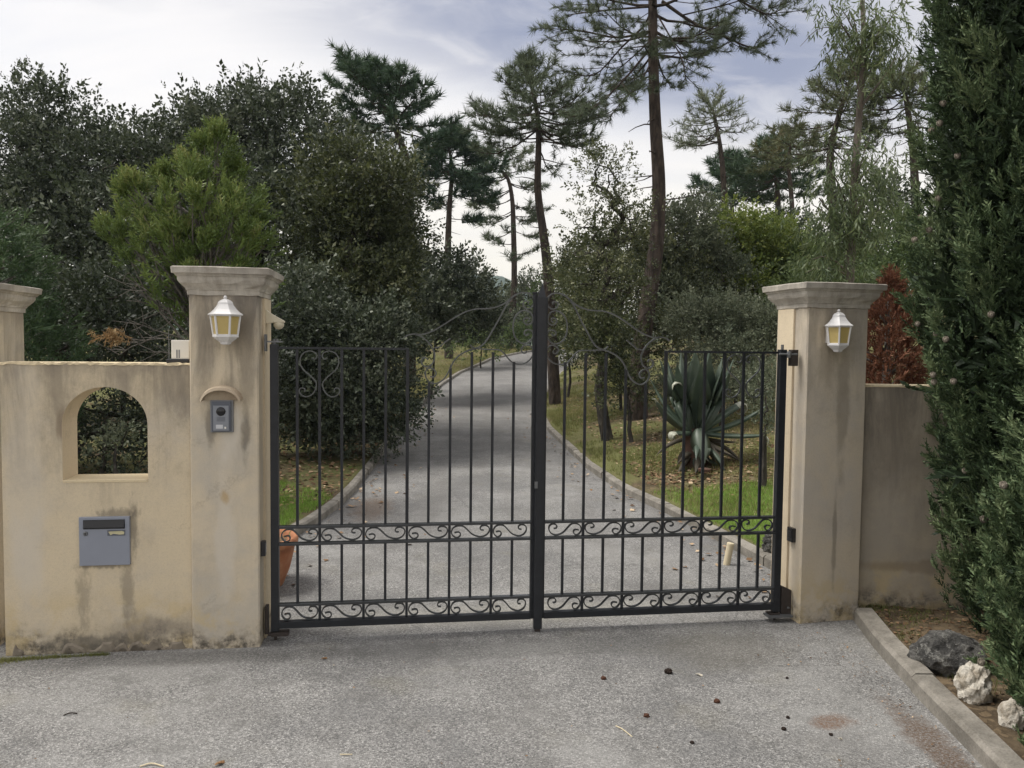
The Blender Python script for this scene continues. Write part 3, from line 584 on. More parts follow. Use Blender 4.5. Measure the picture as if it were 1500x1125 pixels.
# ================================================================== gate
Z_TOP, Z_MU, Z_ML, Z_LU, Z_BT = 1.668, 0.650, 0.553, 0.203, 0.088
HW = 1.512; SP = 0.1235
def leaf(side, label):
    root = empty('gate_leaf', gate_pt(side * HW, 0), GA, label=label, cat='gate')
    ox = side * HW
    def P(u, z, y=0.0): return (side * u - ox, y, z)            # u counted from the middle outwards
    def bx(u0, u1, y0, y1, z0, z1):
        a, c_ = sorted((side * u0 - ox, side * u1 - ox)); return MB().box((a, y0, z0), (c_, y1, z1))
    I = M['iron']
    bx(HW - 0.022, HW + 0.022, -0.022, 0.022, 0.055, Z_TOP + 0.02).build('hinge_stile', I, root, bevel=0.003)
    bx(0.020, 0.043, -0.014, 0.020, 0.070, 2.00 if side < 0 else 1.98).build('meeting_stile', I, root, bevel=0.003)
    if side > 0:
        s = 0.0245
        post = MB(); post.rings([[(-ox - s, -0.050, z), (-ox + s, -0.050, z), (-ox + s, -0.016, z), (-ox - s, -0.016, z)] for z in (0.02, 1.975)])
        post.rings([[(-ox - s, -0.050, 1.975), (-ox + s, -0.050, 1.975), (-ox + s, -0.016, 1.975), (-ox - s, -0.016, 1.975)], [(-ox + 0.004, -0.035, 2.055), (-ox + 0.008, -0.035, 2.055), (-ox + 0.008, -0.031, 2.055), (-ox + 0.004, -0.031, 2.055)]])
        post.build('pointed_post', I, root)
        MB().box((-ox - 0.016, -0.044, -0.01), (-ox + 0.016, -0.022, 0.03)).build('drop_bolt', M['rust_iron'], root)
        MB().box((-ox - 0.03, -0.053, 0.86), (-ox - 0.012, -0.049, 0.90)).build('lock_plate', M['iron_worn'], root)
    else:
        bx(0.014, 0.048, -0.02, 0.026, 2.0, 2.008).build('stile_cap', I, root)
    bx(0.772 - 0.01, HW + 0.0, -0.011, 0.011, Z_TOP - 0.006, Z_TOP + 0.007).build('top_rail', I, root)
    for nm, z, h in (('middle_rail', Z_MU, 0.016), ('middle_rail', Z_ML, 0.016), ('lower_rail', Z_LU, 0.016)):
        bx(0.040, HW - 0.02, -0.017, 0.017, z - h / 2, z + h / 2).build(nm, M['iron_rail'], root, bevel=0.002)
    bx(0.040, HW - 0.02, -0.021, 0.021, 0.070, 0.108).build('bottom_rail', I, root, bevel=0.002)
    tops = {0: 1.600, 1: 1.655, 2: 1.655, 3: 1.555, 4: 1.478}
    hb = 0.0074
    for i in range(11):
        u = 0.153 + i * SP; full = (i % 2 == 1)
        zt = tops.get(i, Z_TOP - 0.004)
        k = hb * (1.25 if i == 5 else 1)
        bb = bx(u - k, u + k, -k, k, Z_MU + 0.006, zt)
        if i == 3:
            x_ = side * u - ox; bb.add([(x_ - k, -k, zt), (x_ + k, -k, zt), (x_ + k, k, zt), (x_ - k, k, zt), (x_, 0, zt + 0.03)], [(0, 1, 4), (1, 2, 4), (2, 3, 4), (3, 0, 4)])
        bb.build('bar', I, root)
        bx(u - hb, u + hb, -hb, hb, Z_LU + 0.006, Z_ML - 0.006).build('bar', I, root)
        if full:
            bx(u - hb, u + hb, -hb, hb, Z_ML + 0.006, Z_MU - 0.006).build('bar', I, root)
            bx(u - hb, u + hb, -hb, hb, 0.109, Z_LU - 0.006).build('bar', I, root)
    # S scrolls in the two bands
    S = [(560, 262), (600, 256), (617, 280), (605, 310), (575, 320), (543, 290), (533, 250), (550, 207), (590, 184), (640, 190), (680, 230), (720, 278), (760, 304), (810, 315), (858, 295), (884, 250), (879, 207), (850, 186), (815, 189), (799, 212), (806, 234), (832, 238)]
    S = [((x_ - 530) / 358, (325 - y_) / 147) for x_, y_ in S]
    bands = [0.056] + [0.153 + i * SP for i in (1, 3, 5, 7, 9)] + [HW - 0.024]
    for z0, z1 in ((Z_ML + 0.008, Z_MU - 0.008), (0.110, Z_LU - 0.008)):
        for a, c_ in zip(bands[:-1], bands[1:]):
            a2, c2 = a + 0.010, c_ - 0.010
            pts = catmull([(side * (c2 - s_ * (c2 - a2)) - ox, 0, z0 + 0.003 + t_ * (z1 - z0 - 0.006)) for s_, t_ in S], 4)
            MB().flatbar(pts, 0.016, 0.007).build('scroll', M['iron_rail'], root)
    # the crest beside the meeting stile, bent from flat iron
    def tr(pts, wd=0.014, th=0.0075, sub=5):
        q = []
        for zx, zy in pts:
            u, z = uz(590 + zx / 7.5, 420 + zy / 7.5); q.append(P(abs(u), z))
        MB().flatbar(catmull(q, sub), wd, th).build('crest_scroll', M['iron_crest'], root)
    tr([(15, 560), (60, 530), (130, 520), (190, 525), (270, 510), (360, 470), (460, 410), (560, 345), (680, 280), (800, 245), (940, 240), (1050, 215), (1140, 170), (1195, 122), (1240, 90), (1300, 66), (1370, 68), (1415, 95), (1440, 140), (1440, 190), (1405, 232), (1360, 240), (1325, 215), (1322, 180), (1345, 157), (1378, 168), (1376, 190)])
    tr([(1198, 124), (1140, 200), (1060, 350), (980, 490), (920, 590), (870, 645), (800, 675), (760, 660), (740, 640)])
    tr([(130, 521), (200, 545), (270, 600), (320, 665), (350, 740), (345, 800), (320, 850), (270, 880), (220, 860), (206, 812), (230, 780), (262, 785), (272, 805)])
    tr([(525, 565), (450, 620), (400, 660), (340, 672)])
    tr([(300, 985), (345, 990), (366, 945), (330, 902), (282, 895), (252, 930), (250, 980), (280, 1035), (340, 1065), (410, 1045), (470, 990), (520, 900), (560, 820), (620, 755), (700, 710), (790, 682), (900, 686), (980, 690), (1060, 695), (1110, 730), (1160, 790), (1210, 835), (1280, 852), (1350, 835), (1410, 785), (1436, 720), (1422, 670), (1380, 642), (1330, 650), (1302, 690), (1320, 728), (1352, 726), (1360, 702)])
    tr([(1365, 386), (1388, 372), (1383, 347), (1350, 342), (1327, 366), (1342, 402), (1380, 416), (1420, 390), (1428, 340), (1400, 282), (1340, 258), (1280, 280), (1230, 340), (1210, 430), (1220, 520), (1260, 590), (1330, 625), (1395, 600), (1430, 540), (1420, 490), (1380, 470), (1340, 490), (1336, 520), (1362, 535), (1383, 516)])
    # heart under the top rail
    H = [(800, 165), (820, 175), (838, 155), (825, 125), (780, 112), (735, 130), (712, 170), (715, 220), (740, 260), (780, 295), (820, 335), (835, 365), (825, 410), (800, 445), (760, 462), (722, 450), (704, 420), (715, 396), (743, 400), (746, 424)]
    cu = 0.153 + 9 * SP
    for sg in (-1, 1):
        q = []
        for zx, zy in H:
            u, z = uz(940 + zx / 5.625, 500 + zy / 5.625); u0, _ = uz(940 + 850 / 5.625, 500 + zy / 5.625)
            q.append(P(cu + sg * (u - u0) * 0.93 - sg * 0.006, min(z, Z_TOP - 0.012)))
        MB().flatbar(catmull(q, 5), 0.011, 0.006).build('heart_scroll', M['iron_crest'], root)
    # hinges
    MB().box((-0.05 if side > 0 else -0.02, -0.03, 0.028), (0.02 if side > 0 else 0.075, 0.03, 0.050)).build('hinge_shoe', M['rust_iron'], root, bevel=0.003)
    MB().tube([(0.0 if side < 0 else -0.005, 0, -0.02), (0.0, 0, 0.03)], 0.008, 8).build('hinge_pin', M['rust_iron'], root)
    MB().tube([(0, 0, Z_TOP + 0.015), (0, 0, Z_TOP + 0.05)], 0.009, 8).build('hinge_pin', M['iron_worn'], root)
    return root
M['iron_crest'] = plain('weathered_black_iron', (0.085, 0.09, 0.09), 0.34, 0.3, 0.6, 0.8, 7)
GL = leaf(-1, 'left leaf of the black wrought iron gate, without the pointed post')
GR = leaf(1, 'right leaf of the black wrought iron gate, with pointed meeting post')

# hinge brackets, fixed to the pillars
hb = empty('hinge_bracket', gate_pt(-HW - 0.03, 0, Z_TOP + 0.03), GA, label='grey upper hinge bracket on the left gate pillar', cat='hinge')
MB().box((-0.022, -0.015, -0.05), (-0.012, 0.03, 0.045)).build('plate', M['iron_worn'], hb)
MB().box((-0.02, -0.012, 0.0), (0.075, 0.012, 0.008)).build('arm', M['iron_worn'], hb)
MB().lathe([(0.008, 0), (0.008, 0.012)], 8, (0.045, 0, 0.008)).build('bolt', M['iron_worn'], hb)
hb = empty('hinge_bracket', gate_pt(HW + 0.055, -0.02, Z_TOP - 0.03), RA, label='dark upper hinge bracket with grey bolt on the right gate pillar', cat='hinge')
MB().box((-0.015, -0.02, -0.05), (0.03, 0.02, 0.05)).build('plate', M['rust_iron'], hb, bevel=0.003)
MB().tube([(-0.09, 0, 0.022), (0.02, -0.022, 0.022)], 0.007, 8).build('bolt', M['iron_worn'], hb)
MB().lathe([(0.012, -0.02), (0.014, 0), (0.012, 0.02)], 8, (-0.03, -0.012, 0.02)).build('nut', M['iron_worn'], hb)
hb = empty('hinge_bracket', gate_pt(-HW - 0.045, 0, 0.1), GA, label='black lower hinge plate on the left gate pillar', cat='hinge')
MB().box((-0.012, -0.02, -0.06), (0.006, 0.03, 0.10)).build('plate', M['rust_iron'], hb, bevel=0.002)
MB().box((0.006, -0.02, -0.07), (0.05, 0.02, -0.058)).build('arm', M['rust_iron'], hb)
hb = empty('hinge_bracket', gate_pt(HW + 0.05, -0.01, 0.1), GA, label='black lower hinge plate bolted to the right gate pillar', cat='hinge')
MB().add([(-0.02, -0.012, -0.07), (0.045, -0.012, -0.07), (0.045, -0.012, 0.09), (-0.02, -0.012, 0.12), (-0.02, 0.012, -0.07), (0.045, 0.012, -0.07), (0.045, 0.012, 0.09), (-0.02, 0.012, 0.12)], [(0, 1, 2, 3), (7, 6, 5, 4), (0, 4, 5, 1), (1, 5, 6, 2), (2, 6, 7, 3), (3, 7, 4, 0)]).build('plate', M['rust_iron'], hb)
MB().box((-0.12, -0.05, -0.068), (0.04, 0.03, -0.058)).build('arm', M['iron_worn'], hb)
MB().lathe([(0.009, 0), (0.009, 0.008)], 6, (0.022, -0.02, -0.02)).build('bolt', M['iron_worn'], hb)

# ================================================================== fixtures
def lantern(P, px, pyt, pyb, label):
    off = -0.078; x0, zt = pl_pt(P, px, pyt, off); _, zb2 = pl_pt(P, px, pyb, off); h = zt - zb2
    a = P.rotation_euler.z; base = np.array(P.location) + np.array([math.cos(a), math.sin(a), 0]) * x0 + np.array([0, 0, zb2])
    L = empty('wall_lantern', base, a, label=label, cat='lantern', group='wall lanterns on the gate pillars')
    s = h / 0.275; c = (0, -0.078, 0); R0 = PI / 6 + PI / 6
    hexa = lambda prof, n=6: MB().lathe([(r * s * 1.08, z * s) for r, z in prof], n, c, 0.0)
    hexa([(0.014, 0.0), (0.026, 0.004), (0.030, 0.014), (0.050, 0.030), (0.060, 0.040), (0.066, 0.043), (0.066, 0.052), (0.060, 0.054)]).build('lantern_base', M['white'], L)
    roof_ = hexa([(0.074, 0.162), (0.088, 0.165), (0.089, 0.170), (0.073, 0.182), (0.058, 0.198), (0.047, 0.214), (0.042, 0.222), (0.0405, 0.224), (0.038, 0.236), (0.030, 0.246), (0.018, 0.253), (0.010, 0.256)]).build('roof', M['white'], L)
    MB().lathe([(0.003 * s, 0.253 * s), (0.009 * s, 0.258 * s), (0.0105 * s, 0.266 * s), (0.007 * s, 0.274 * s), (0.001, 0.276 * s)], 12, c).build('finial', M['white'], roof_, smooth=True)
    rb, rt = 0.060 * s * 1.08, 0.074 * s * 1.08; zb3, zt3 = 0.053 * s, 0.164 * s
    co = [(math.cos(PI / 3 * i), math.sin(PI / 3 * i)) for i in range(6)]
    for i in range(6):
        (ax, ay), (bx2, by2) = co[i], co[(i + 1) % 6]
        MB().tube([(rb * ax, c[1] + rb * ay, zb3), (rt * ax, c[1] + rt * ay, zt3)], 0.0065 * s, 5).build('glazing_bar', M['white'], L)
        k = 0.965
        MB().add([(rb * k * ax, c[1] + rb * k * ay, zb3), (rb * k * bx2, c[1] + rb * k * by2, zb3), (rt * k * bx2, c[1] + rt * k * by2, zt3), (rt * k * ax, c[1] + rt * k * ay, zt3),
                  (rb * .93 * ax, c[1] + rb * .93 * ay, zb3), (rb * .93 * bx2, c[1] + rb * .93 * by2, zb3), (rt * .93 * bx2, c[1] + rt * .93 * by2, zt3), (rt * .93 * ax, c[1] + rt * .93 * ay, zt3)],
                 [(0, 1, 2, 3), (7, 6, 5, 4), (0, 4, 5, 1), (1, 5, 6, 2), (2, 6, 7, 3), (3, 7, 4, 0)]).build('pane', M['amber'], L)
        MB().tube([(rb * 1.0 * ax, c[1] + rb * ay, zb3 + 0.002), (rb * bx2, c[1] + rb * by2, zb3 + 0.002)], 0.004 * s, 5).build('glazing_bar', M['white'], L)
        MB().tube([(rt * ax, c[1] + rt * ay, zt3 - 0.002), (rt * bx2, c[1] + rt * by2, zt3 - 0.002)], 0.004 * s, 5).build('glazing_bar', M['white'], L)
    MB().box((-0.03, -0.02, 0.06 * s), (0.03, 0.004, 0.15 * s)).build('back_plate', M['white'], L)
    return L
lantern(LP, 330, 433, 505, 'white lantern with amber panes above the intercom on left pillar')
lantern(RP, 1229, 453, 516, 'white lantern with amber panes on the right gate pillar')

# intercom
x0, z1 = pl_pt(LP, 325.5, 586); x0b, z0 = pl_pt(LP, 325.5, 633); x0 = pl_pt(LP, 325.7, 610)[0]
ic = empty('intercom', (Matrix.Translation(LP.location) @ Matrix.Rotation(GA, 4, 'Z') @ Vector((x0, 0, z0))), GA, label='grey door intercom with camera under an arched plaster hood', cat='intercom')
hw_, hh_ = 0.060, z1 - z0
MB().box((-hw_, -0.016, 0), (hw_, 0.004, hh_)).build('housing', M['grey_frame'], ic, bevel=0.003)
MB().box((-hw_ + 0.010, -0.030, 0.006), (hw_ - 0.010, -0.014, hh_ - 0.006)).build('rain_frame', M['dark_grey'], ic, bevel=0.002)
fp_ = MB().box((-hw_ + 0.019, -0.034, 0.011), (hw_ - 0.019, -0.028, hh_ - 0.028)).build('front_plate', M['grey_plate'], ic, bevel=0.002)
cl = MB().lathe([(0.024, -0.004), (0.024, 0.003), (0.018, 0.004), (0.012, 0.0075), (0.004, 0.0095)], 24).build('camera_lens', M['lens'], fp_, smooth=True); cl.location = (0, -0.034, hh_ * 0.66); cl.rotation_euler = (PI / 2, 0, 0)
for k in range(5): MB().box((-0.022, -0.0348, hh_ * 0.36 + k * 0.005), (0.022, -0.0338, hh_ * 0.36 + k * 0.005 + 0.002)).build('speaker_slot', M['dark_grey'], fp_)
MB().box((-0.026, -0.036, hh_ * 0.13), (0.010, -0.0338, hh_ * 0.25)).build('name_plate', M['tag'], fp_)
MB().box((0.018, -0.037, hh_ * 0.125), (0.027, -0.0338, hh_ * 0.185)).build('call_button', M['white_plastic'], fp_, bevel=0.001)
hd = MB(); rings = []
for a in np.linspace(math.radians(8), math.radians(172), 22):
    ri, ro = (0.098, 0.072), (0.106, 0.083); cz = z1 - z0 - 0.012
    c_, s_ = math.cos(a), math.sin(a)
    rings.append([(ri[0] * c_, 0.003, cz + ri[1] * s_), (ri[0] * c_, -0.058, cz + ri[1] * s_ - 0.004), (ro[0] * c_, -0.054, cz + ro[1] * s_), (ro[0] * c_ * 1.03, 0.003, cz + ro[1] * s_ + 0.012)])
M['hood'] = plaster('hood_plaster', 9, -9, (0.52, 0.44, 0.33), (0.36, 0.27, 0.19), 0.5, 0.2, seed=3.3)
hood_ = hd.rings(rings).build('hood', M['hood'], ic)
MB().box((-0.09, -0.004, hh_ - 0.002), (0.09, 0.002, hh_ + 0.048)).build('hood_back', M['hood'], hood_)

# letter box
mb_ = empty('letter_box', (Matrix.Translation(WL.location) @ Matrix.Rotation(GA, 4, 'Z') @ Vector((mcx, 0, mbz0))), GA, label='flat grey metal letter box set in the left wall below the arch', cat='letter box')
w2, h2 = (mbx1 - mbx0) / 2, mbz1 - mbz0
door_ = MB().box((-w2, -0.018, 0), (w2, 0.004, h2)).build('door', M['grey_metal'], mb_, bevel=0.003)
MB().box((-w2 * 0.82, -0.0205, h2 * 0.755), (w2 * 0.82, -0.0182, h2 * 0.945)).build('slot', M['black'], door_)
MB().add([(-w2 * .80, -0.0212, h2 * .77), (w2 * .80, -0.0212, h2 * .77), (w2 * .80, -0.030, h2 * .79), (-w2 * .80, -0.030, h2 * .79), (-w2 * .80, -0.0212, h2 * .935), (w2 * .80, -0.0212, h2 * .935)], [(0, 1, 2, 3), (3, 2, 5, 4), (0, 3, 4), (1, 5, 2)]).build('flap', M['black'], door_)
lk = MB().lathe([(0.012, 0), (0.012, 0.004), (0.009, 0.007), (0.002, 0.007)], 16).build('lock', M['iron_worn'], door_); lk.location = (-w2 * 0.73, -0.018, h2 * 0.665); lk.rotation_euler = (PI / 2, 0, 0)
MB().box((-w2 * 0.73 - 0.002, -0.027, h2 * 0.64), (-w2 * 0.73 + 0.002, -0.0245, h2 * 0.69)).build('keyhole', M['black'], door_)
MB().box((w2 * 0.13, -0.0205, h2 * 0.615), (w2 * 0.83, -0.0182, h2 * 0.725)).build('tag_frame', M['dark_grey'], door_)
tg = MB().add([(w2 * 0.17, -0.0214, h2 * 0.70), (w2 * 0.25, -0.0214, h2 * 0.625), (w2 * 0.36, -0.0214, h2 * 0.655), (w2 * 0.6, -0.0214, h2 * 0.635), (w2 * 0.79, -0.0214, h2 * 0.64), (w2 * 0.80, -0.0214, h2 * 0.69), (w2 * 0.7, -0.0214, h2 * 0.71), (w2 * 0.4, -0.0214, h2 * 0.705)], [(0, 1, 2, 3, 4, 5, 6, 7)]); tg.build('name_tag', M['tag_old'], door_)

# motion sensor on the left reveal
def on_reveal(P, sg, y, z):  # a point on a pillar's gate-side face
    a = P.rotation_euler.z; hw3 = (LPW if P is LP else RPW) / 2 + 0.014
    return Matrix.Translation(P.location) @ Matrix.Rotation(a, 4, 'Z') @ Vector((sg * hw3, y, z))
q = on_reveal(LP, 1, 0.18, 1.80); zz_ = float(plane_hit(403, 457, A_, N_)[2])
ms = empty('motion_sensor', (q.x, q.y, zz_ - 0.03), GA, label='cream motion sensor on a wedge bracket beside the left lantern', cat='sensor')
MB().add([(0, -0.03, 0.045), (0, 0.03, 0.045), (0, -0.03, -0.035), (0, 0.03, -0.035), (0.03, -0.03, 0.022), (0.03, 0.03, 0.022), (0.10, -0.022, -0.018), (0.10, 0.022, -0.018), (0.10, -0.022, -0.028), (0.10, 0.022, -0.028), (0.045, -0.03, -0.028), (0.045, 0.03, -0.028)],
         [(0, 1, 5, 4), (4, 5, 7, 6), (6, 7, 9, 8), (8, 9, 11, 10), (10, 11, 3, 2), (2, 3, 1, 0), (0, 4, 6, 8, 10, 2), (3, 11, 9, 7, 5, 1)]).build('bracket', M['cream_plastic'], ms, bevel=0.002)
MB().lathe([(0.004, -0.066), (0.018, -0.061), (0.028, -0.048), (0.030, -0.034), (0.026, -0.024)], 20, (0.068, 0, 0)).build('sensor_head', M['cream_plastic'], ms, smooth=True)
# photocells
q = on_reveal(LP, 1, 0.05, 0.56); zq = float(plane_hit(388, 803, A_ - N_ * 0.05, N_)[2])
pc = empty('photocell', (q.x, q.y, zq), GA, label='small black photocell box on the left pillar by the terracotta pot', cat='photocell')
MB().box((-0.014, -0.02, -0.042), (0.012, 0.02, 0.042)).build('case', M['black'], pc, bevel=0.004); MB().box((0.0125, -0.014, -0.02), (0.0135, 0.014, 0.03)).build('window', M['lens'], pc)
q = on_reveal(RP, -1, 0.12, 0.56); h = plane_hit(1159, 783, np.array(q), np.array([math.cos(RA), math.sin(RA), 0]))
pc = empty('photocell', (h[0], h[1], h[2]), RA, label='small black photocell box on the right pillar reveal', cat='photocell')
MB().box((-0.012, -0.03, -0.044), (0.014, 0.03, 0.044)).build('case', M['black'], pc, bevel=0.004); MB().box((-0.0135, -0.02, -0.02), (-0.0125, 0.02, 0.03)).build('window', M['lens'], pc)
# aerial box on the wall
q = gate_pt(0, 0) * 0; bq = Matrix.Translation(WL.location) @ Matrix.Rotation(GA, 4, 'Z') @ Vector((0, 0.12, 0)); hx_ = plane_hit(263, 526, np.array(w1) + np.array([-sa, ca, 0]) * 0.10, np.array([-sa, ca, 0]))
bxr = empty('signal_box', (hx_[0], hx_[1], wt + 0.004), GA, label='white lidded box with black foot standing on the wall beside left pillar', cat='box')
MB().box((-0.058, -0.05, 0.0), (0.062, 0.05, 0.024)).build('foot', M['black'], bxr, bevel=0.006)
MB().box((-0.033, -0.04, 0.024), (0.062, 0.04, 0.128)).build('case', M['white_plastic'], bxr, bevel=0.004)
for k in (0.0, 0.012): MB().box((-0.006 + k * 1.0, -0.0415, 0.03), (0.001 + k, -0.0395, 0.075)).build('strip', M['grey_frame'], bxr)
MB().tube([(-0.055, 0, 0.02), (-0.056, 0, 0.19)], 0.0018, 6).build('aerial', M['iron_worn'], bxr)

# ================================================================== small things on the ground
p0 = G(392, 857); pc_ = np.array([-1.77, 5.38, 0.0])
pot = empty('flower_pot', pc_, 0, label='terracotta flower pot behind the gate by the left pillar', cat='flower pot')
MB().lathe([(r_, z_ * 0.82) for r_, z_ in [(0.17, 0.0), (0.19, 0.02), (0.235, 0.16), (0.262, 0.30), (0.268, 0.355), (0.285, 0.36), (0.292, 0.395), (0.288, 0.43), (0.262, 0.432), (0.25, 0.40), (0.24, 0.36)]], 40).build('pot', M['terracotta'], pot, smooth=True)
MB().lathe([(0.0, 0.30), (0.12, 0.31), (0.242, 0.30), (0.242, 0.295)], 24).build('potting_soil', M['soil'], pot)
pg = G(1064, 828); peg = empty('peg', (pg[0], pg[1], 0.0), 0.3, label='pale round peg leaning beside the kerb inside the gate', cat='peg')
MB().lathe([(0.026, 0.0), (0.027, 0.02), (0.0275, 0.15), (0.029, 0.17), (0.027, 0.178), (0.018, 0.18)], 16).build('shaft', M['wood_peg'], peg, smooth=False).rotation_euler = (0.05, 0.16, 0)

def rock(name, label, loc, size, mat, seed, cat='rock'):
    import bmesh
    bm = bmesh.new(); bmesh.ops.create_icosphere(bm, subdivisions=4, radius=1.0); rg = np.random.default_rng(seed); ph = rg.uniform(0, 6, (12, 3)); dirs = rg.normal(0, 1, (12, 3)); fr = np.concatenate([rg.uniform(1.2, 3, 6), rg.uniform(5, 11, 6)])
    for v in bm.verts:
        p = np.array(v.co); d = 0
        for k in range(12): d += (0.085 if k < 6 else 0.03) * abs(math.sin(fr[k] * np.dot(p, dirs[k]) + ph[k][0])) * 2 - (0.08 if k < 6 else 0.03)
        v.co = v.co * (1 + d)
        v.co.x *= size[0]; v.co.y *= size[1]; v.co.z *= size[2]
    me = bpy.data.meshes.new(name); bm.to_mesh(me); bm.free()
    o = link(name, me, mat, label=label, cat=cat); o.location = loc; return o
g = W(1388, 990, 3.98); rock('boulder', 'rough grey boulder behind the outer kerb under the cypress', (g[0] + 0.01, 3.98, 0.10), (0.14, 0.12, 0.105), M['rock'], 3, 'boulder')
g = W(1424, 1040, 3.62); rock('rock', 'knobbly white rock beside the grey boulder', (g[0], 3.62, 0.12), (0.062, 0.06, 0.085), M['white_rock'], 8)
g = W(1482, 1096, 3.36); rock('rock', 'small pale rock at the foot of the cypress near the lower right corner', (g[0], 3.36, 0.09), (0.04, 0.05, 0.06), M['white_rock'], 15)
g = W(1137, 815, 6.15); rock('rock', 'small grey rock on the lawn behind the right kerb end', (g[0], 6.15, 0.15), (0.085, 0.07, 0.075), M['rock'], 23)

M['dark_bit'] = plain('dark_pine_debris', (0.03, 0.022, 0.018), 0.9, 0, 0.1, 0.5, 80); M['rust_bit'] = plain('brown_pine_debris', (0.09, 0.045, 0.03), 0.9, 0, 0.1, 0.5, 80)
bits = [(979, 986, 0.019, 'dark_bit', 'round black pine cone lying on the asphalt before the gate'), (884, 995, 0.013, 'rust_bit', 'brown bit of cone below the gate post, left of the black cone'), (1050, 1029, 0.014, 'rust_bit', 'brown bit of cone on the asphalt right of centre'),
        (947, 1050, 0.013, 'rust_bit', 'reddish bit of cone on the asphalt below the black cone'), (1014, 1089, 0.009, 'dark_bit', 'small dark crumb near the lower edge, left of two others'), (1148, 1069, 0.010, 'dark_bit', 'dark crumb left of the brown needle patch'), (1154, 1052, 0.008, 'dark_bit', 'dark crumb just above another left of the needle patch'), (1217, 1077, 0.008, 'dark_bit', 'dark crumb under the brown needle patch'), (1153, 994, 0.007, 'dark_bit', 'tiny dark crumb above the needle patch on the open asphalt')]
for i, (px, py, r, mt, lb) in enumerate(bits):
    g = G(px, py); r *= 0.85; rock('cone_debris', lb, (g[0], g[1], r * 0.6), (r, r * 0.85, r * 0.75), M[mt], 40 + i, 'cone')

def twig(label, pts, r, mat):
    g = [G(*p) for p in pts]; base = g[0]; q = [p - base + np.array([0, 0, r * (1.2 + 1.5 * (k % 2))]) for k, p in enumerate(g)]
    o = MB().tube(catmull(q, 4), r, 5).build('twig', M[mat], label=label, cat='twig'); o.location = tuple(base)
twig('thin pale twig on the asphalt below the reddish bit of cone', [(902, 1064), (912, 1070), (926, 1080)], 0.0022, 'wood_peg')
twig('curved straw at the bottom edge left of centre', [(205, 1124), (222, 1121), (240, 1124)], 0.003, 'wood_peg')
twig('short straw lying flat at lower centre left', [(498, 1106), (507, 1107), (516, 1106)], 0.0022, 'wood_peg')
twig('dark twig lying before the left wall', [(93, 1049), (103, 1047), (113, 1046)], 0.003, 'dark_bit')
def scrap(label, px, py, sz, mat, rot):
    g = G(px, py); k = 5; V = []
    for i in range(k):
        t = i / (k - 1); w_ = sz * 0.45 * math.sin(PI * (0.12 + 0.8 * t)); V += [((t - 0.5) * sz * 2, -w_, 0.006 + 0.006 * math.sin(5 * t)), ((t - 0.5) * sz * 2, 0, 0.003 + 0.004 * math.cos(4 * t)), ((t - 0.5) * sz * 2, w_, 0.008)]
    b = MB().add(V, [(i * 3 + j, i * 3 + j + 1, i * 3 + j + 4, i * 3 + j + 3) for i in range(k - 1) for j in range(2)]); o = b.build('dry_leaf', M[mat], label=label, cat='leaf'); o.location = (g[0], g[1], 0.001); o.rotation_euler = (0, 0, rot)
M['pale_leaf'] = plain('bleached_dry_leaf', (0.52, 0.48, 0.40), 0.85, 0, 0.1, 0.2, 60); M['tan_leaf'] = plain('tan_dry_leaf', (0.28, 0.17, 0.09), 0.85, 0, 0.1, 0.3, 60)
scrap('bleached leaf on the asphalt right of the black cone', 1024, 990, 0.018, 'pale_leaf', -0.4)
scrap('tan curled leaf below the left end of the gate', 475, 966, 0.016, 'tan_leaf', 0.6)
scrap('tan leaf at the bottom edge left of centre', 322, 1120, 0.022, 'tan_leaf', 0.9)
scrap('small pale leaf beside the brown needle patch', 1231, 1084, 0.010, 'pale_leaf', 0.2)

# ================================================================== foliage tools
def unit(a): return a / (np.linalg.norm(a, axis=-1, keepdims=True) + 1e-9)
def frames(d, rg, roll=None):            # columns x, y, d
    d = unit(d); r = rg.normal(0, 1, d.shape); x = unit(np.cross(d, r)); y = np.cross(d, x); return np.stack([x, y, d], -1)
def scatter(temps, pos, fr, scl, var, rg, jit=0.16):
    """temps: list of (V (k,3), F (m,q)); one placed at every pos"""
    Vs, Fs, Vr = [], [], []; base = 0; pick = rg.integers(0, len(temps), len(pos))
    for ti, (tv, tf) in enumerate(temps):
        s = np.where(pick == ti)[0]
        if len(s) == 0: continue
        v = np.einsum('nij,kj->nki', fr[s], tv) * scl[s][:, None, None] + pos[s][:, None, :]
        f = tf[None] + (np.arange(len(s)) * len(tv))[:, None, None] + base
        Vs.append(v.reshape(-1, 3)); Fs.append(f.reshape(-1, tf.shape[1])); base += len(s) * len(tv)
        vv = np.repeat(var[s], len(tf)) + rg.normal(0, jit, len(s) * len(tf)); Vr.append(np.clip(vv, 0, 1))
    return np.concatenate(Vs), np.concatenate(Fs), np.concatenate(Vr)
def t_leaves(rg, n, ll, lw, spread=0.9, hang=0.0, radial=0.10):     # sprig: leaves along a unit twig on +Z
    V, Fc = [], []
    for i in range(n):
        t = 0.12 + 0.88 * (i + rg.uniform(0, 0.6)) / n; a = 2.4 * i + rg.uniform(-0.5, 0.5)
        out = np.array([math.cos(a), math.sin(a), 0]); d = unit(out * spread + np.array([0, 0, 1.0 - hang]) + rg.normal(0, 0.25, 3))
        p = np.array([0, 0, t]) + out * radial * rg.uniform(0, 1); nn = unit(np.cross(d, rg.normal(0, 1, 3))); s = np.cross(nn, d); L = ll * rg.uniform(0.7, 1.25); Wd = lw * rg.uniform(0.8, 1.2)
        k = len(V); V += [p, p + d * L * 0.45 + s * Wd / 2 + nn * Wd * 0.12, p + d * L, p + d * L * 0.45 - s * Wd / 2 + nn * Wd * 0.12]; Fc.append((k, k + 1, k + 2, k + 3))
    return np.array(V), np.array(Fc)
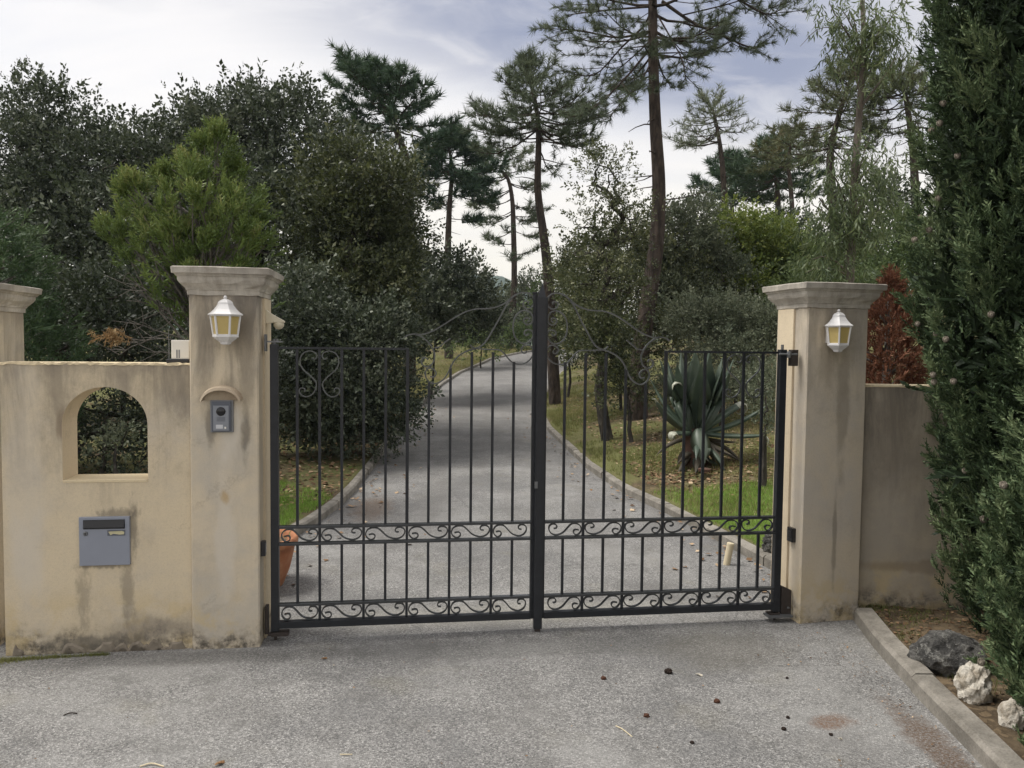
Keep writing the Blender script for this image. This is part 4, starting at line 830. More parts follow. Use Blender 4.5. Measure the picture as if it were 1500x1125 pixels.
def t_needles(rg, n, l, wd, cone=1.15):           # pine tuft round +Z, triangles
    V, Fc = [], []
    for i in range(n):
        th = cone * math.sqrt(rg.uniform(0.02, 1)); a = rg.uniform(0, 2 * PI); d = np.array([math.sin(th) * math.cos(a), math.sin(th) * math.sin(a), math.cos(th)])
        b0 = np.array([0, 0, rg.uniform(-0.5, 0.15) * l]); s = unit(np.cross(d, rg.normal(0, 1, 3))); L = l * rg.uniform(0.7, 1.1); k = len(V)
        V += [b0 - s * wd / 2, b0 + s * wd / 2, b0 + d * L]; Fc.append((k, k + 1, k + 2))
    return np.array(V), np.array(Fc)
def t_spray(rg, n=13, side=0.30, wd=0.05, flat=0.35, tri=False):     # scale-leaf spray: a plume of short pointed branchlets along +Z
    V, Fc = [], []
    def quad(p, d, L, w_):
        nn = unit(np.cross(d, rg.normal(0, 1, 3))); k = len(V)
        if tri: V.extend([p + nn * w_ * 0.5, p + d * L, p - nn * w_ * 0.5]); Fc.append((k, k + 1, k + 2)); return
        V.extend([p, p + d * L * 0.4 + nn * w_ / 2, p + d * L, p + d * L * 0.4 - nn * w_ / 2]); Fc.append((k, k + 1, k + 2, k + 3))
    quad(np.array([0, 0, 0.0]), np.array([0, 0, 1.0]), 1.0, wd * 1.1)
    for i in range(n):
        t = 0.05 + 0.85 * i / n; sg = 1 if i % 2 else -1; out = unit(np.array([sg, rg.normal(0, flat), 0])); d = unit(out * 0.75 + np.array([0, 0, 0.85]) + rg.normal(0, 0.2, 3))
        L = side * (1.15 - 0.75 * t) * rg.uniform(0.7, 1.3); p = np.array([0, 0, t]); quad(p, d, L, wd)
        d2 = unit(d + np.array([0, 0, 0.7]) + rg.normal(0, 0.3, 3)); quad(p + d * L * 0.5, d2, L * 0.6, wd * 0.85)
    return np.array(V), np.array(Fc)
def t_strand(rg, n=9, ll=0.42, lw=0.055):          # hanging strand of long leaves, along +Z (pointed downwards when placed)
    V, Fc = [], []
    for i in range(n):
        t = i / n; a = 2.4 * i; out = np.array([math.cos(a), math.sin(a), 0]); d = unit(out * 0.5 + np.array([0, 0, 1.0]) + rg.normal(0, 0.2, 3)); nn = unit(np.cross(d, rg.normal(0, 1, 3))); L = ll * rg.uniform(0.7, 1.2); p = np.array([0, 0, t * 0.8]); k = len(V)
        V += [p, p + d * L * 0.4 + nn * lw / 2, p + d * L, p + d * L * 0.4 - nn * lw / 2]; Fc.append((k, k + 1, k + 2, k + 3))
    return np.array(V), np.array(Fc)
RG0 = np.random.default_rng(77)
T_OAK = [t_leaves(RG0, 8, 0.34, 0.20) for _ in range(6)]
T_OAKF = [t_leaves(RG0, 7, 0.42, 0.24) for _ in range(6)]
T_THIN = [t_leaves(RG0, 8, 0.30, 0.12, 0.8) for _ in range(6)]
T_SPRAY = [t_spray(RG0, 9, 0.36, 0.105, 0.5, True) for _ in range(8)]
T_TUFTY = [t_spray(RG0, 9, 0.42, 0.085, 0.9) for _ in range(8)]
T_STRAND = [t_strand(RG0, 8, 0.42, 0.085) for _ in range(6)]

def tubes_mesh(name, paths, sides=5):              # paths: list of (pts (k,3), radii (k,))
    V, Fq = [], []; base = 0
    for P, R in paths:
        P = np.asarray(P, float); R = np.asarray(R, float); k = len(P); t = np.gradient(P, axis=0); t = unit(t)
        ref = np.where(np.abs(t[:, 2:3]) < 0.95, np.array([[0, 0, 1.0]]), np.array([[1.0, 0, 0]])); x = unit(np.cross(ref, t)); y = np.cross(t, x)
        n = sides if R.max() < 0.05 else sides + 5
        a = np.arange(n) * 2 * PI / n
        ring = P[:, None, :] + R[:, None, None] * (np.cos(a)[None, :, None] * x[:, None, :] + np.sin(a)[None, :, None] * y[:, None, :])
        V.append(ring.reshape(-1, 3)); i, j = np.meshgrid(np.arange(k - 1), np.arange(n), indexing='ij'); j2 = (j + 1) % n
        Fq.append(np.stack([i * n + j, i * n + j2, (i + 1) * n + j2, (i + 1) * n + j], -1).reshape(-1, 4) + base); base += k * n
    return np_mesh(name, np.concatenate(V), np.concatenate(Fq), smooth=True)
def bend(p, q, rg, k=5, amt=0.12, sag=0.0):
    p = np.asarray(p, float); q = np.asarray(q, float); L = np.linalg.norm(q - p); t = np.linspace(0, 1, k)[:, None]; off = rg.normal(0, amt * L, 3)
    return p + (q - p) * t + off * (t * (1 - t) * 2) + np.array([0, 0, sag * L]) * (t * (1 - t) * 4) + rg.normal(0, 0.012 * L, (k, 3)) * (t * (1 - t) * 4)
def skeleton(trunk, targets, rg, r_tip=0.008, expo=0.5, k=4):
    """grow limbs from a trunk polyline to every target, pipe-model radii"""
    nodes = [np.array(p) for p in trunk]; par = [i - 1 for i in range(len(trunk))]; order = np.argsort(np.linalg.norm(targets - trunk[-1], axis=1)); base0 = trunk[0][2]
    N = np.array(nodes)
    for i in order:
        t = targets[i]; d = np.linalg.norm(N - t, axis=1) + 0.6 * np.clip(N[:, 2] - t[2], 0, 9); d[:max(1, len(trunk) // 3)] += 3.0; j = int(np.argmin(d)); par.append(j); N = np.vstack([N, t])
    cnt = np.zeros(len(N)); 
    for i in range(len(N) - 1, -1, -1):
        cnt[i] += 1 if i >= len(trunk) else 0
        if par[i] >= 0: cnt[par[i]] += cnt[i]
    rad = r_tip * np.maximum(cnt, 1) ** expo; paths = []
    for i in range(len(trunk), len(N)):
        P = bend(N[par[i]], N[i], rg, k + 1, 0.06, -0.02); r0 = min(rad[i] * 1.25, rad[par[i]]); paths.append((P, np.linspace(r0, rad[i] * 0.85, k + 1)))
    return paths, N
def LB(px, py, D, rx, rz, ry=None):                # crown lobe: centre from its place in the picture and depth, radii in picture pixels
    c = W(px, py, D); s = D / F; return (c, np.array([rx * s, (ry if ry else (rx + rz) * 0.5 * s), rz * s]))
def sample_lobes(lobes, n, rg, lo=0.45):
    vol = np.array([np.prod(r) ** 0.67 for _, r in lobes]); pick = rg.choice(len(lobes), n, p=vol / vol.sum()); d = unit(rg.normal(0, 1, (n, 3))); rad = lo + (1 - lo) * rg.uniform(0, 1, n) ** 0.6
    C = np.array([lobes[i][0] for i in pick]); R = np.array([lobes[i][1] for i in pick]); P = C + d * R * rad[:, None]
    return P, d, C
def broadleaf(name, label, cat, base, lobes, n_cl, n_sp, sprig, cl_r, mat, seed, bmat='bark_oak', r_tip=0.01, temps=None, trunk_top=None, group=None, up=0.35, lo=0.45, airy=0.25, vmean=0.45, trunk_r=None, multi=1):
    rg = np.random.default_rng(seed); base = np.array(base, float); temps = temps or T_OAK; sprig *= 0.80; n_sp = int(n_sp * 1.3); cl_r *= 0.92
    lobes = [(c, np.maximum(r - 0.6 * cl_r, 0.45 * r)) for c, r in lobes]
    root = empty(name, base, 0, label=label, cat=cat, group=group)
    C, d, LC = sample_lobes(lobes, n_cl, rg, lo); C[:, 2] = np.maximum(C[:, 2], base[2] + 0.12)
    cm = np.mean([c for c, _ in lobes], axis=0)
    tops = np.array(trunk_top, float) if trunk_top is not None else base * 0.55 + cm * 0.45 + np.array([0, 0, 0.15 * (cm[2] - base[2])])
    trunk = bend(base - np.array([0, 0, 0.15]), tops, rg, 6, 0.06)
    paths, N = skeleton(list(trunk), C, rg, r_tip)
    tr = trunk_r or (r_tip * math.sqrt(n_cl) if cat != 'shrub' else 0.028)
    if cat == 'shrub': paths = [(p, np.minimum(r, 0.03)) for p, r in paths]
    paths.append((trunk, np.linspace(tr * 1.35, tr * 0.85, 6)))
    wood = tubes_mesh('trunk', [(p - base, r) for p, r in paths], 4); link('trunk', wood, M[bmat], root)
    # sprigs round every clump
    rr = cl_r * np.clip(rg.lognormal(-0.08, 0.38, n_cl), 0.35, 1.9); ci = rg.choice(n_cl, n_sp, p=rr ** 1.7 / np.sum(rr ** 1.7)); o = unit(rg.normal(0, 1, (n_sp, 3)) + d[ci] * 0.7 + np.array([0, 0, up])); q = rg.uniform(0, 1, n_sp) ** 0.45
    pos = C[ci] + o * (rr[ci] * q)[:, None] * np.array([1, 1, 0.75])
    out = rg.uniform(0, 1, n_sp) < airy; pos[out] += unit(d[ci[out]] + rg.normal(0, 0.5, (out.sum(), 3))) * (cl_r * rg.uniform(0.2, 1.0, out.sum()))[:, None]
    ax = unit(o + np.array([0, 0, up * 1.2]) + rg.normal(0, 0.45, (n_sp, 3)))
    clv = rg.normal(0, 0.17, n_cl); var = np.clip(vmean + clv[ci] + rg.normal(0, 0.14, n_sp), 0, 1)
    away = (d[ci] @ unit(base - CAM)) > 0.35      # the far side of the crown is thinner
    ok = (pos[:, 2] > base[2] + 0.05) & ~(away & (rg.uniform(0, 1, n_sp) < 0.55)); pos, ax, var = pos[ok], ax[ok], var[ok]
    V, Q, vr = scatter(temps, pos - base, frames(ax, rg), sprig * np.clip(rg.lognormal(-0.05, 0.32, len(pos)), 0.4, 1.7), var, rg, 0.22)
    link('crown', np_mesh('crown', V, Q, vr), M[mat], root)
    return root

def pine(name, label, trunk, r0, r1, branches, tuft, mat, seed, group=None, n_need=22, wd=0.012, bmat='bark_pine', sub_step=0.35, dead=0, extra=(), tilt_up=0.35, cones=0, tstep=0.16, vmean=0.45, sub_len=0.42):
    """branches: list of (t along trunk, length, count, elevation, azimuth centre or None, azimuth spread)"""
    rg = np.random.default_rng(seed); trunk = np.array(catmull([np.array(p, float) for p in trunk], 6)); base = trunk[0].copy(); root = empty(name, base, 0, label=label, cat='pine tree', group=group)
    s = np.linspace(0, 1, len(trunk)); tp = lambda t: np.array([np.interp(t, s, trunk[:, k]) for k in range(3)]); tr = lambda t: r0 + (r1 - r0) * t ** 0.85
    paths = [(np.vstack([trunk[0] - [0, 0, 0.3], trunk]), np.concatenate([[r0 * 1.25], [tr(t) for t in s]]))]; tips, dirs = [], []
    def sprout(P, R, lv):
        L = np.sum(np.linalg.norm(np.diff(P, axis=0), axis=1)); paths.append((P, R)); q = np.linspace(0, 1, len(P)); at = lambda t: np.array([np.interp(t, q, P[:, k]) for k in range(3)])
        d_end = unit(P[-1] - P[-2]); tips.append(P[-1]); dirs.append(d_end + np.array([0, 0, tilt_up]))
        if lv == 0:
            n = max(3, int(L * 0.75 / sub_step) * 2)
            for i in range(n):
                t = 0.28 + 0.70 * (i + rg.uniform(0, 0.8)) / n; p = at(t); dd = unit(at(min(1, t + 0.1)) - at(max(0, t - 0.1))); sd_ = unit(np.cross(dd, [0, 0, 1.0])) * (1 if i % 2 else -1)
                dirn = unit(dd * 0.75 + sd_ * rg.uniform(0.5, 1.0) + np.array([0, 0, rg.uniform(-0.15, 0.5)])); l2 = L * sub_len * (1.15 - t) * rg.uniform(0.6, 1.2) + 0.12
                sprout(bend(p, p + dirn * l2, rg, 4, 0.12, -0.04), np.linspace(max(R[-1] * 1.1, 0.006), 0.005, 4), 1)
        if lv == 1 or L < 1.2:
            for t in np.arange(0.35, 1.0, tstep / max(L, 0.2)):
                tips.append(at(t) + rg.normal(0, 0.02, 3)); dirs.append(unit(P[-1] - P[0]) + rg.normal(0, 0.5, 3) + np.array([0, 0, tilt_up]))
    for (t, L, cnt, el, azc, azs) in branches:
        a0 = rg.uniform(0, 2 * PI)
        for i in range(cnt):
            az = a0 + 2 * PI * i / cnt + rg.normal(0, 0.25) if azc is None else azc + rg.uniform(-azs, azs); e = el + rg.normal(0, 0.10); l = L * rg.uniform(0.7, 1.2); p = tp(min(1, t + rg.normal(0, 0.008)))
            dirn = np.array([math.cos(az) * math.cos(e), math.sin(az) * math.cos(e), math.sin(e)]); P = bend(p, p + dirn * l, rg, 7, 0.05, -0.10 if e < 0.4 else -0.05)
            rb = min(tr(t) * 0.4, 0.009 + 0.011 * l); sprout(P, np.linspace(rb, 0.007, 7), 0)
    for pts, rb in extra:
        P = np.array(catmull(pts, 4)); sprout(P, np.linspace(rb * 0.72, 0.007, len(P)), 0)
    for i in range(dead):
        t = rg.uniform(0.35, 0.72); p = tp(t); az = rg.uniform(0, 2 * PI); l = rg.uniform(0.15, 0.7) * (r0 / 0.15) * 1.2; paths.append((bend(p, p + np.array([math.cos(az), math.sin(az), rg.uniform(-0.5, 0.15)]) * l, rg, 4, 0.1), np.linspace(0.016, 0.005, 4)))
    link('trunk', tubes_mesh('trunk', [(p - base, r) for p, r in paths], 5), M[bmat], root)
    tips = np.array(tips); dirs = unit(np.array(dirs)); T = [t_needles(rg, n_need, 1.0, wd / tuft) for _ in range(5)]
    var = np.clip(vmean + 0.25 * (tips[:, 2] - tips[:, 2].mean()) / (np.ptp(tips[:, 2]) + 0.1) + rg.normal(0, 0.14, len(tips)), 0, 1)
    V, Q, vr = scatter(T, tips - base, frames(dirs, rg), tuft * rg.uniform(0.75, 1.25, len(tips)), var, rg, 0.08)
    link('crown', np_mesh('crown', V, Q, vr), M[mat], root)
    if cones:
        k = rg.choice(len(tips), min(cones, len(tips)), replace=False); b = MB()
        me = MB().lathe([(0.004, -0.08), (0.03, -0.065), (0.038, -0.03), (0.026, 0.0), (0.004, 0.012)], 7).mesh('cone')
        for i in k:
            o = link('cone', me, M['bark_pine'], root); o.location = tuple(tips[i] - base + rg.normal(0, 0.05, 3)); o.rotation_euler = tuple(rg.uniform(-0.6, 0.6, 3))
    return root

def conifer(name, label, cat, base, prof, n, size, mat, seed, temps=None, out=0.7, up=0.9, lump=0.14, bmat='bark_grey', inner=0.25, vmean=0.45, group=None, keep=None, lumpn=26, trunk_r=0.06, core=0, fan=0):
    """prof: list of (z, radius) of the outline above the base"""
    rg = np.random.default_rng(seed); base = np.array(base, float); root = empty(name, base, 0, label=label, cat=cat, group=group); temps = temps or T_SPRAY
    zs = np.array([p[0] for p in prof]); rs = np.array([p[1] for p in prof]); zc = np.linspace(zs[0], zs[-1], 400); wz = np.interp(zc, zs, rs) + 0.05; cdf = np.cumsum(wz); cdf /= cdf[-1]
    z = np.interp(rg.uniform(0, 1, n), cdf, zc); th = rg.uniform(0, 2 * PI, n); r = np.interp(z, zs, rs)
    # plumes: each a narrow upright lobe standing proud of the outline
    pn = lumpn; pz = np.interp(rg.uniform(0, 1, pn), cdf, zc); pt = rg.uniform(0, 2 * PI, pn)
    amp = np.zeros(n); pv = rg.normal(0, 0.16, pn); vadd = np.zeros(n); H = zs[-1] - zs[0]
    for k in range(pn):
        dt = np.abs((th - pt[k] + PI) % (2 * PI) - PI) * np.maximum(r, 0.1); dz = z - pz[k]; g = np.exp(-(dt / 0.13) ** 2 - (np.where(dz > 0, dz / 0.22, dz / 0.40)) ** 2)
        better = g > amp; amp = np.maximum(amp, g); vadd = np.where(better & (g > 0.2), pv[k], vadd)
    depth = np.abs(rg.normal(0, 1, n)) * inner * 0.55
    rr = r + lump * (amp - 0.45) - depth * np.minimum(r, 0.6); rr = np.maximum(rr, 0.01)
    pos = np.stack([rr * np.cos(th), rr * np.sin(th), z], -1) + rg.normal(0, 0.012, (n, 3)); o = np.stack([np.cos(th), np.sin(th), np.zeros(n)], -1)
    if fan:            # sprays grouped in feathery fans along short branchlets
        nf = n // fan; fi = np.repeat(np.arange(nf), fan); n = len(fi); fa = unit(o[:nf] * out + np.array([0, 0, up]) + rg.normal(0, 0.27, (nf, 3))); fs = unit(np.cross(fa, o[:nf] + rg.normal(0, 0.5, (nf, 3)))); fl = size * rg.uniform(1.4, 3.6, nf)
        t_ = rg.uniform(0, 1, n); sgn = np.where(rg.uniform(0, 1, n) < 0.5, -1.0, 1.0); lat = fs[fi] * sgn[:, None]
        pos = pos[:nf][fi] + fa[fi] * (fl[fi] * (t_ - 0.6))[:, None] + lat * (size * 0.28 * (1 - t_) * rg.uniform(0.3, 1.2, n))[:, None] + rg.normal(0, 0.006, (n, 3)); o = o[:nf][fi]; amp = amp[:nf][fi]; vadd = vadd[:nf][fi] + 0.30 * (t_ - 0.45) + rg.normal(0, 0.12, nf)[fi]
        fax = unit(fa[fi] + lat * (0.75 * (1 - 0.6 * t_))[:, None] + rg.normal(0, 0.18, (n, 3)))
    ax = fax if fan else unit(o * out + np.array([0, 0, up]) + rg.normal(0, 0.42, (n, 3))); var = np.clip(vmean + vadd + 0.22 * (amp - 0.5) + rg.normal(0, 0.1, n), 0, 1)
    if keep is not None:
        tc_ = unit((CAM - base)[:2]); m_ = keep(pos + base) & ((o[:, :2] @ tc_) > -0.55); pos, ax, var = pos[m_], ax[m_], var[m_]
    sc_ = size * rg.uniform(0.65, 1.35, len(pos)); P_, A_x, S_, V_ = pos, ax, sc_, var
    if core:           # larger inner sprays, shade inside the bush put into their dark colour
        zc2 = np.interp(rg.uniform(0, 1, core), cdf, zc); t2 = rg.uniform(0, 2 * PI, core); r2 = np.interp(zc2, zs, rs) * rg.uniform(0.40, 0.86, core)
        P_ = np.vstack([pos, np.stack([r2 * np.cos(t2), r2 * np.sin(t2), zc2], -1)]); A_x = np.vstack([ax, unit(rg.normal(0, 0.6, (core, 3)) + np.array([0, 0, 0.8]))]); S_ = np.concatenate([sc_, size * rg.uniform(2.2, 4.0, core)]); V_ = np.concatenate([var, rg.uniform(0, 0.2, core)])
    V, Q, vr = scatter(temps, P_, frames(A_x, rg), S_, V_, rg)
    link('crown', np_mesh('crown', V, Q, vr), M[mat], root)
    paths = [(np.array([[0, 0, -0.1], [0.01, 0.02, zs[-1] * 0.5], [0, 0, zs[-1] * 0.92]]), np.array([trunk_r, trunk_r * 0.7, 0.01]))]
    for i in range(60):
        zz2 = rg.uniform(zs[0] * 0.9 + 0.05, zs[-1] * 0.9); a = rg.uniform(0, 2 * PI); l = np.interp(zz2, zs, rs) * 0.75; p = np.array([0, 0, zz2]); paths.append((bend(p, p + np.array([math.cos(a) * l, math.sin(a) * l, l * 0.55]), rg, 4, 0.06), np.linspace(0.016, 0.005, 4)))
    link('trunk', tubes_mesh('trunk', paths, 5), M[bmat], root)
    return root, pos

# ================================================================== left side
def gbase(px, D):  # ground point in the picture column px at depth D
    x = W(px, 600, D)[0]; return (x, D, float(gz(x, D)))
OAKG = 'holm oaks left of the driveway'
broadleaf('holm_oak', 'large dark holm oak at the far left of the picture', 'oak tree', gbase(90, 15.0),
          [LB(50, 280, 15, 105, 115), LB(150, 300, 15, 110, 110), LB(82, 185, 15, 60, 52), LB(215, 320, 14.5, 90, 130), LB(30, 390, 14, 110, 120), LB(150, 430, 13.5, 140, 120), LB(5, 226, 15.5, 75, 76), LB(165, 235, 15.2, 70, 55)],
          420, 11500, 0.25, 0.50, 'oak_leaf', 101, group=OAKG, r_tip=0.010)
broadleaf('holm_oak', 'broad domed holm oak left of the driveway, tallest of the dark oaks', 'oak tree', gbase(430, 15.0),
          [LB(335, 250, 15, 95, 110), LB(425, 236, 15, 100, 118), LB(515, 305, 14.5, 92, 105), LB(445, 165, 15.2, 44, 56), LB(375, 184, 15.2, 56, 58), LB(300, 216, 15.2, 50, 56), LB(285, 330, 14.5, 85, 130), LB(430, 380, 14, 150, 130), LB(540, 400, 14, 75, 110)],
          500, 14500, 0.24, 0.48, 'oak_leaf', 102, group=OAKG, r_tip=0.010, vmean=0.42)
broadleaf('holm_oak', 'olive-tinged rounded holm oak crown beside the tall pine trunk', 'oak tree', gbase(540, 12.6),
          [LB(540, 280, 12.6, 66, 80), LB(528, 375, 12.6, 80, 90), LB(555, 445, 12.4, 56, 75), LB(475, 310, 12.8, 66, 75)],
          190, 6200, 0.21, 0.36, 'oak_olive', 103, group=OAKG, r_tip=0.009, vmean=0.25)
broadleaf('oak_scrub', 'dense dark oak scrub behind the left gate leaf reaching the kerb', 'shrub', gbase(500, 11.3),
          [LB(440, 560, 11, 80, 95), LB(520, 585, 11.2, 90, 88), LB(572, 588, 11.6, 48, 58), LB(430, 470, 11, 75, 75), LB(520, 500, 11.5, 95, 70), LB(580, 520, 12, 52, 60)],
          240, 9000, 0.19, 0.34, 'oak_leaf', 104, r_tip=0.006, vmean=0.5, up=0.2)
broadleaf('oak_scrub', 'rounded oak scrub where the driveway bends out of sight', 'shrub', gbase(630, 21),
          [LB(635, 435, 21, 66, 72), LB(600, 470, 20, 60, 75), LB(685, 460, 22, 52, 48), LB(660, 405, 21, 44, 42)],
          120, 4200, 0.30, 0.50, 'oak_leaf', 105, r_tip=0.009, vmean=0.5)
broadleaf('oak_scrub', 'low light green bushes on the bend of the driveway', 'shrub', gbase(705, 31),
          [LB(700, 492, 31, 36, 17), LB(665, 495, 30, 22, 16), LB(745, 497, 33, 26, 13)], 60, 1500, 0.30, 0.45, 'shrub_green', 106, r_tip=0.008, vmean=0.5)
broadleaf('oak_scrub', 'feathery grey-green trees below the far hill', 'shrub', gbase(742, 44), [LB(738, 470, 44, 26, 40), LB(775, 450, 43, 30, 52), LB(757, 482, 42, 40, 26)], 90, 1700, 0.42, 0.6, 'shrub_grey', 115, r_tip=0.012, vmean=0.25, lo=0.25)
broadleaf('oak_scrub', 'light green bush at the kerb where the driveway bends right', 'shrub', gbase(830, 19.5), [LB(825, 440, 19.5, 36, 60), LB(845, 490, 19, 34, 36)], 70, 1300, 0.24, 0.36, 'shrub_green', 116, r_tip=0.007, vmean=0.3, lo=0.25)
broadleaf('oak_scrub', 'dark undergrowth seen through the arch of the left wall', 'shrub', gbase(140, 8.6),
          [LB(130, 560, 9.4, 120, 150), LB(220, 590, 9.0, 90, 130), LB(40, 560, 9.4, 110, 150), LB(310, 540, 9.4, 110, 140), LB(150, 460, 9.2, 150, 60)], 200, 5200, 0.17, 0.30, 'oak_leaf', 107, r_tip=0.006, vmean=0.2)  # leaf tone lowered, so shade under the oaks is put into the colour
broadleaf('sapling', 'thin pale-leaved sapling behind the arched opening', 'shrub', gbase(170, 7.2),
          [LB(172, 650, 7.6, 26, 18), LB(140, 665, 7.6, 22, 12), LB(185, 622, 7.6, 12, 10)], 16, 70, 0.11, 0.12, 'shrub_grey', 108, r_tip=0.004, vmean=0.45, temps=T_OAKF)

tip = W(318, 205, 8.0); bs = np.array(gbase(300, 8.0)); ht = tip[2] - bs[2]; s8 = 8.0 / F
c1, p1 = conifer('young_cedar', 'light green young conifer with bare grey lower branches behind the left pillar', 'conifer', bs, [(1.75, 0.35), (2.0, 0.62), (2.3, 0.66), (2.6, 0.62), (2.9, 0.50), (3.2, 0.36), (3.5, 0.28), (ht - 0.1, 0.16), (ht, 0.05)], 700, 0.17, 'conifer_lime', 110, T_TUFTY, 0.85, 0.75, 0.26, lumpn=34, inner=1.1, vmean=0.15)
tip2 = W(215, 290, 8.1)
rg = np.random.default_rng(12); V1 = []
def plumes(root, spec, n, size, mat, seed, temps):
    rg = np.random.default_rng(seed); base = np.array(root.location); P, A, Vv = [], [], []; paths = []
    for (px, py, D, rx, rz) in spec:
        for m_ in range(7):
            o = unit(rg.normal(0, 1, 3) + np.array([0, -0.3, 0.3])); c = W(px, py, D) + o * np.array([rx, (rx + rz) / 2, rz]) * D / F * 0.85; r = np.array([0.30, 0.30, 0.36]) * min(rx, rz) * D / F * rg.uniform(0.7, 1.25); k = int(n * rg.uniform(0.7, 1.3)); d = unit(rg.normal(0, 1, (k, 3))); p = c + d * r * (rg.uniform(0, 1, (k, 1)) ** 0.5)
            lean = unit(o * 0.55 + np.array([0, 0, 0.9])); p = p + lean * (rg.uniform(0, 1, (k, 1)) ** 1.5) * r[2] * 1.1; P.append(p); A.append(unit(lean + d * 0.35 + rg.normal(0, 0.2, (k, 3)))); Vv.append(np.clip(0.40 + rg.normal(0, 0.15) + 0.2 * d[:, 2] + rg.normal(0, 0.1, k), 0, 1))
            st = base + np.array([0, 0, max(0.6, (c[2] - base[2]) * 0.66)]); paths.append((bend(st, c, rg, 5, 0.08) - base, np.linspace(0.016, 0.005, 5)))
    P = np.concatenate(P); A = np.concatenate(A); Vv = np.concatenate(Vv)
    V, Q, vr = scatter(temps, P - base, frames(A, rg), size * rg.uniform(0.65, 1.3, len(P)), Vv, rg); link('crown', np_mesh('crown', V, Q, vr), M[mat], root); link('limb', tubes_mesh('limb', paths, 5), M['bark_grey'], root)
plumes(c1, [(215, 290, 8.0, 32, 26), (190, 350, 7.9, 38, 30), (255, 265, 8.1, 24, 26), (240, 320, 7.7, 45, 36), (355, 300, 8.2, 32, 45), (370, 365, 8.0, 24, 34), (300, 250, 8.0, 34, 40), (335, 345, 7.7, 45, 40), (230, 375, 7.7, 50, 26), (320, 220, 8.0, 22, 24), (290, 300, 7.6, 40, 40), (280, 360, 7.5, 40, 30), (300, 400, 7.6, 60, 22)], 22, 0.14, 'conifer_lime', 111, T_TUFTY)
# its bare lower branches
paths = []; rg = np.random.default_rng(5)
for (a, c_, D0, D1, r_) in [((285, 520), (190, 400), 7.8, 7.6, 0.013), ((285, 510), (215, 425), 7.8, 7.5, 0.010), ((280, 500), (165, 470), 7.7, 7.4, 0.008), ((285, 505), (200, 500), 7.7, 7.5, 0.007), ((275, 470), (185, 440), 7.9, 7.6, 0.007), ((280, 480), (240, 400), 7.8, 7.7, 0.010), ((275, 520), (205, 515), 7.7, 7.5, 0.006), ((250, 460), (225, 410), 7.7, 7.8, 0.006), ((240, 490), (175, 520), 7.6, 7.5, 0.005), ((235, 450), (180, 415), 7.7, 7.6, 0.005)]:
    P = bend(W(*a, D0), W(*c_, D1), rg, 7, 0.05, 0.04); paths.append((P, np.linspace(r_, 0.003, 7)))
    for k in range(7):
        q = P[rg.integers(2, 7)]; paths.append((bend(q, q + np.array([rg.uniform(-0.28, 0.05), rg.uniform(-0.1, 0.1), rg.uniform(-0.14, 0.2)]), rg, 4, 0.1), np.linspace(0.004, 0.002, 4)))
link('bare_branch', tubes_mesh('bare_branch', [(p - bs, r) for p, r in paths], 4), M['bark_grey'], c1)
P = W(165, 490, 7.4) + rg.normal(0, 1, (46, 3)) * np.array([0.055, 0.04, 0.035]); V, Q, vr = scatter(T_TUFTY, P - bs, frames(rg.normal(0, 0.5, (46, 3)) + np.array([-0.1, -0.2, -0.5]), rg), rg.uniform(0.07, 0.14, 46), rg.uniform(0.2, 0.9, 46), rg)
link('withered_tuft', np_mesh('withered_tuft', V, Q, vr), M['dry_leaf'], c1)
tz = W(8, 318, 7.6); bs2 = np.array(gbase(-30, 7.6)); h2_ = W(0, 300, 7.6)[2] - bs2[2]
conifer('thuja', 'dark green bushy conifer at the left edge above the wall', 'conifer', bs2, [(0.1, 0.5), (0.8, 0.85), (1.6, 0.80), (2.2, 0.62), (2.7, 0.36), (h2_ - 0.05, 0.12), (h2_, 0.03)], 2300, 0.17, 'conifer_green', 113, T_TUFTY, 0.9, 0.6, 0.25, lumpn=40, inner=0.4)

PG = 'tall pines behind the gate'
def tp_(l): return [W(*p) for p in l]
pine('pine_tree', 'bushy-topped pine rising behind the domed holm oak', [gbase(600, 23), W(600, 330, 23), W(597, 250, 23), W(582, 195, 23), W(556, 145, 23), W(535, 120, 23)], 0.19, 0.04,
     [(0.60, 1.7, 4, 0.1, None, 0), (0.66, 1.8, 5, 0.15, None, 0), (0.72, 1.9, 5, 0.2, None, 0), (0.78, 1.7, 5, 0.25, None, 0), (0.84, 1.6, 6, 0.35, None, 0), (0.9, 1.3, 6, 0.5, None, 0), (0.96, 0.9, 6, 0.7, None, 0), (1.0, 0.7, 4, 1.1, None, 0)],
     0.26, 'pine_dark', 201, PG, 24, 0.026, sub_step=0.30, tstep=0.22)
pine('pine_tree', 'small dense dark pine standing alone in the pale gap of sky', [gbase(657, 34), W(656, 390, 34), W(658, 310, 34), W(662, 250, 34), W(657, 212, 34)], 0.20, 0.05,
     [(0.60, 1.9, 4, 0.0, None, 0), (0.68, 2.2, 5, 0.05, None, 0), (0.74, 2.2, 6, 0.1, None, 0), (0.80, 2.0, 6, 0.2, None, 0), (0.86, 1.7, 6, 0.3, None, 0), (0.92, 1.4, 6, 0.5, None, 0), (0.97, 0.9, 6, 0.8, None, 0), (1.0, 0.6, 5, 1.1, None, 0)],
     0.36, 'pine_dark', 202, PG, 26, 0.040, sub_step=0.36, tstep=0.26, dead=8, extra=[([W(657, 320, 34), W(680, 322, 33.6), W(704, 320, 33.4)], 0.03)], vmean=0.35)
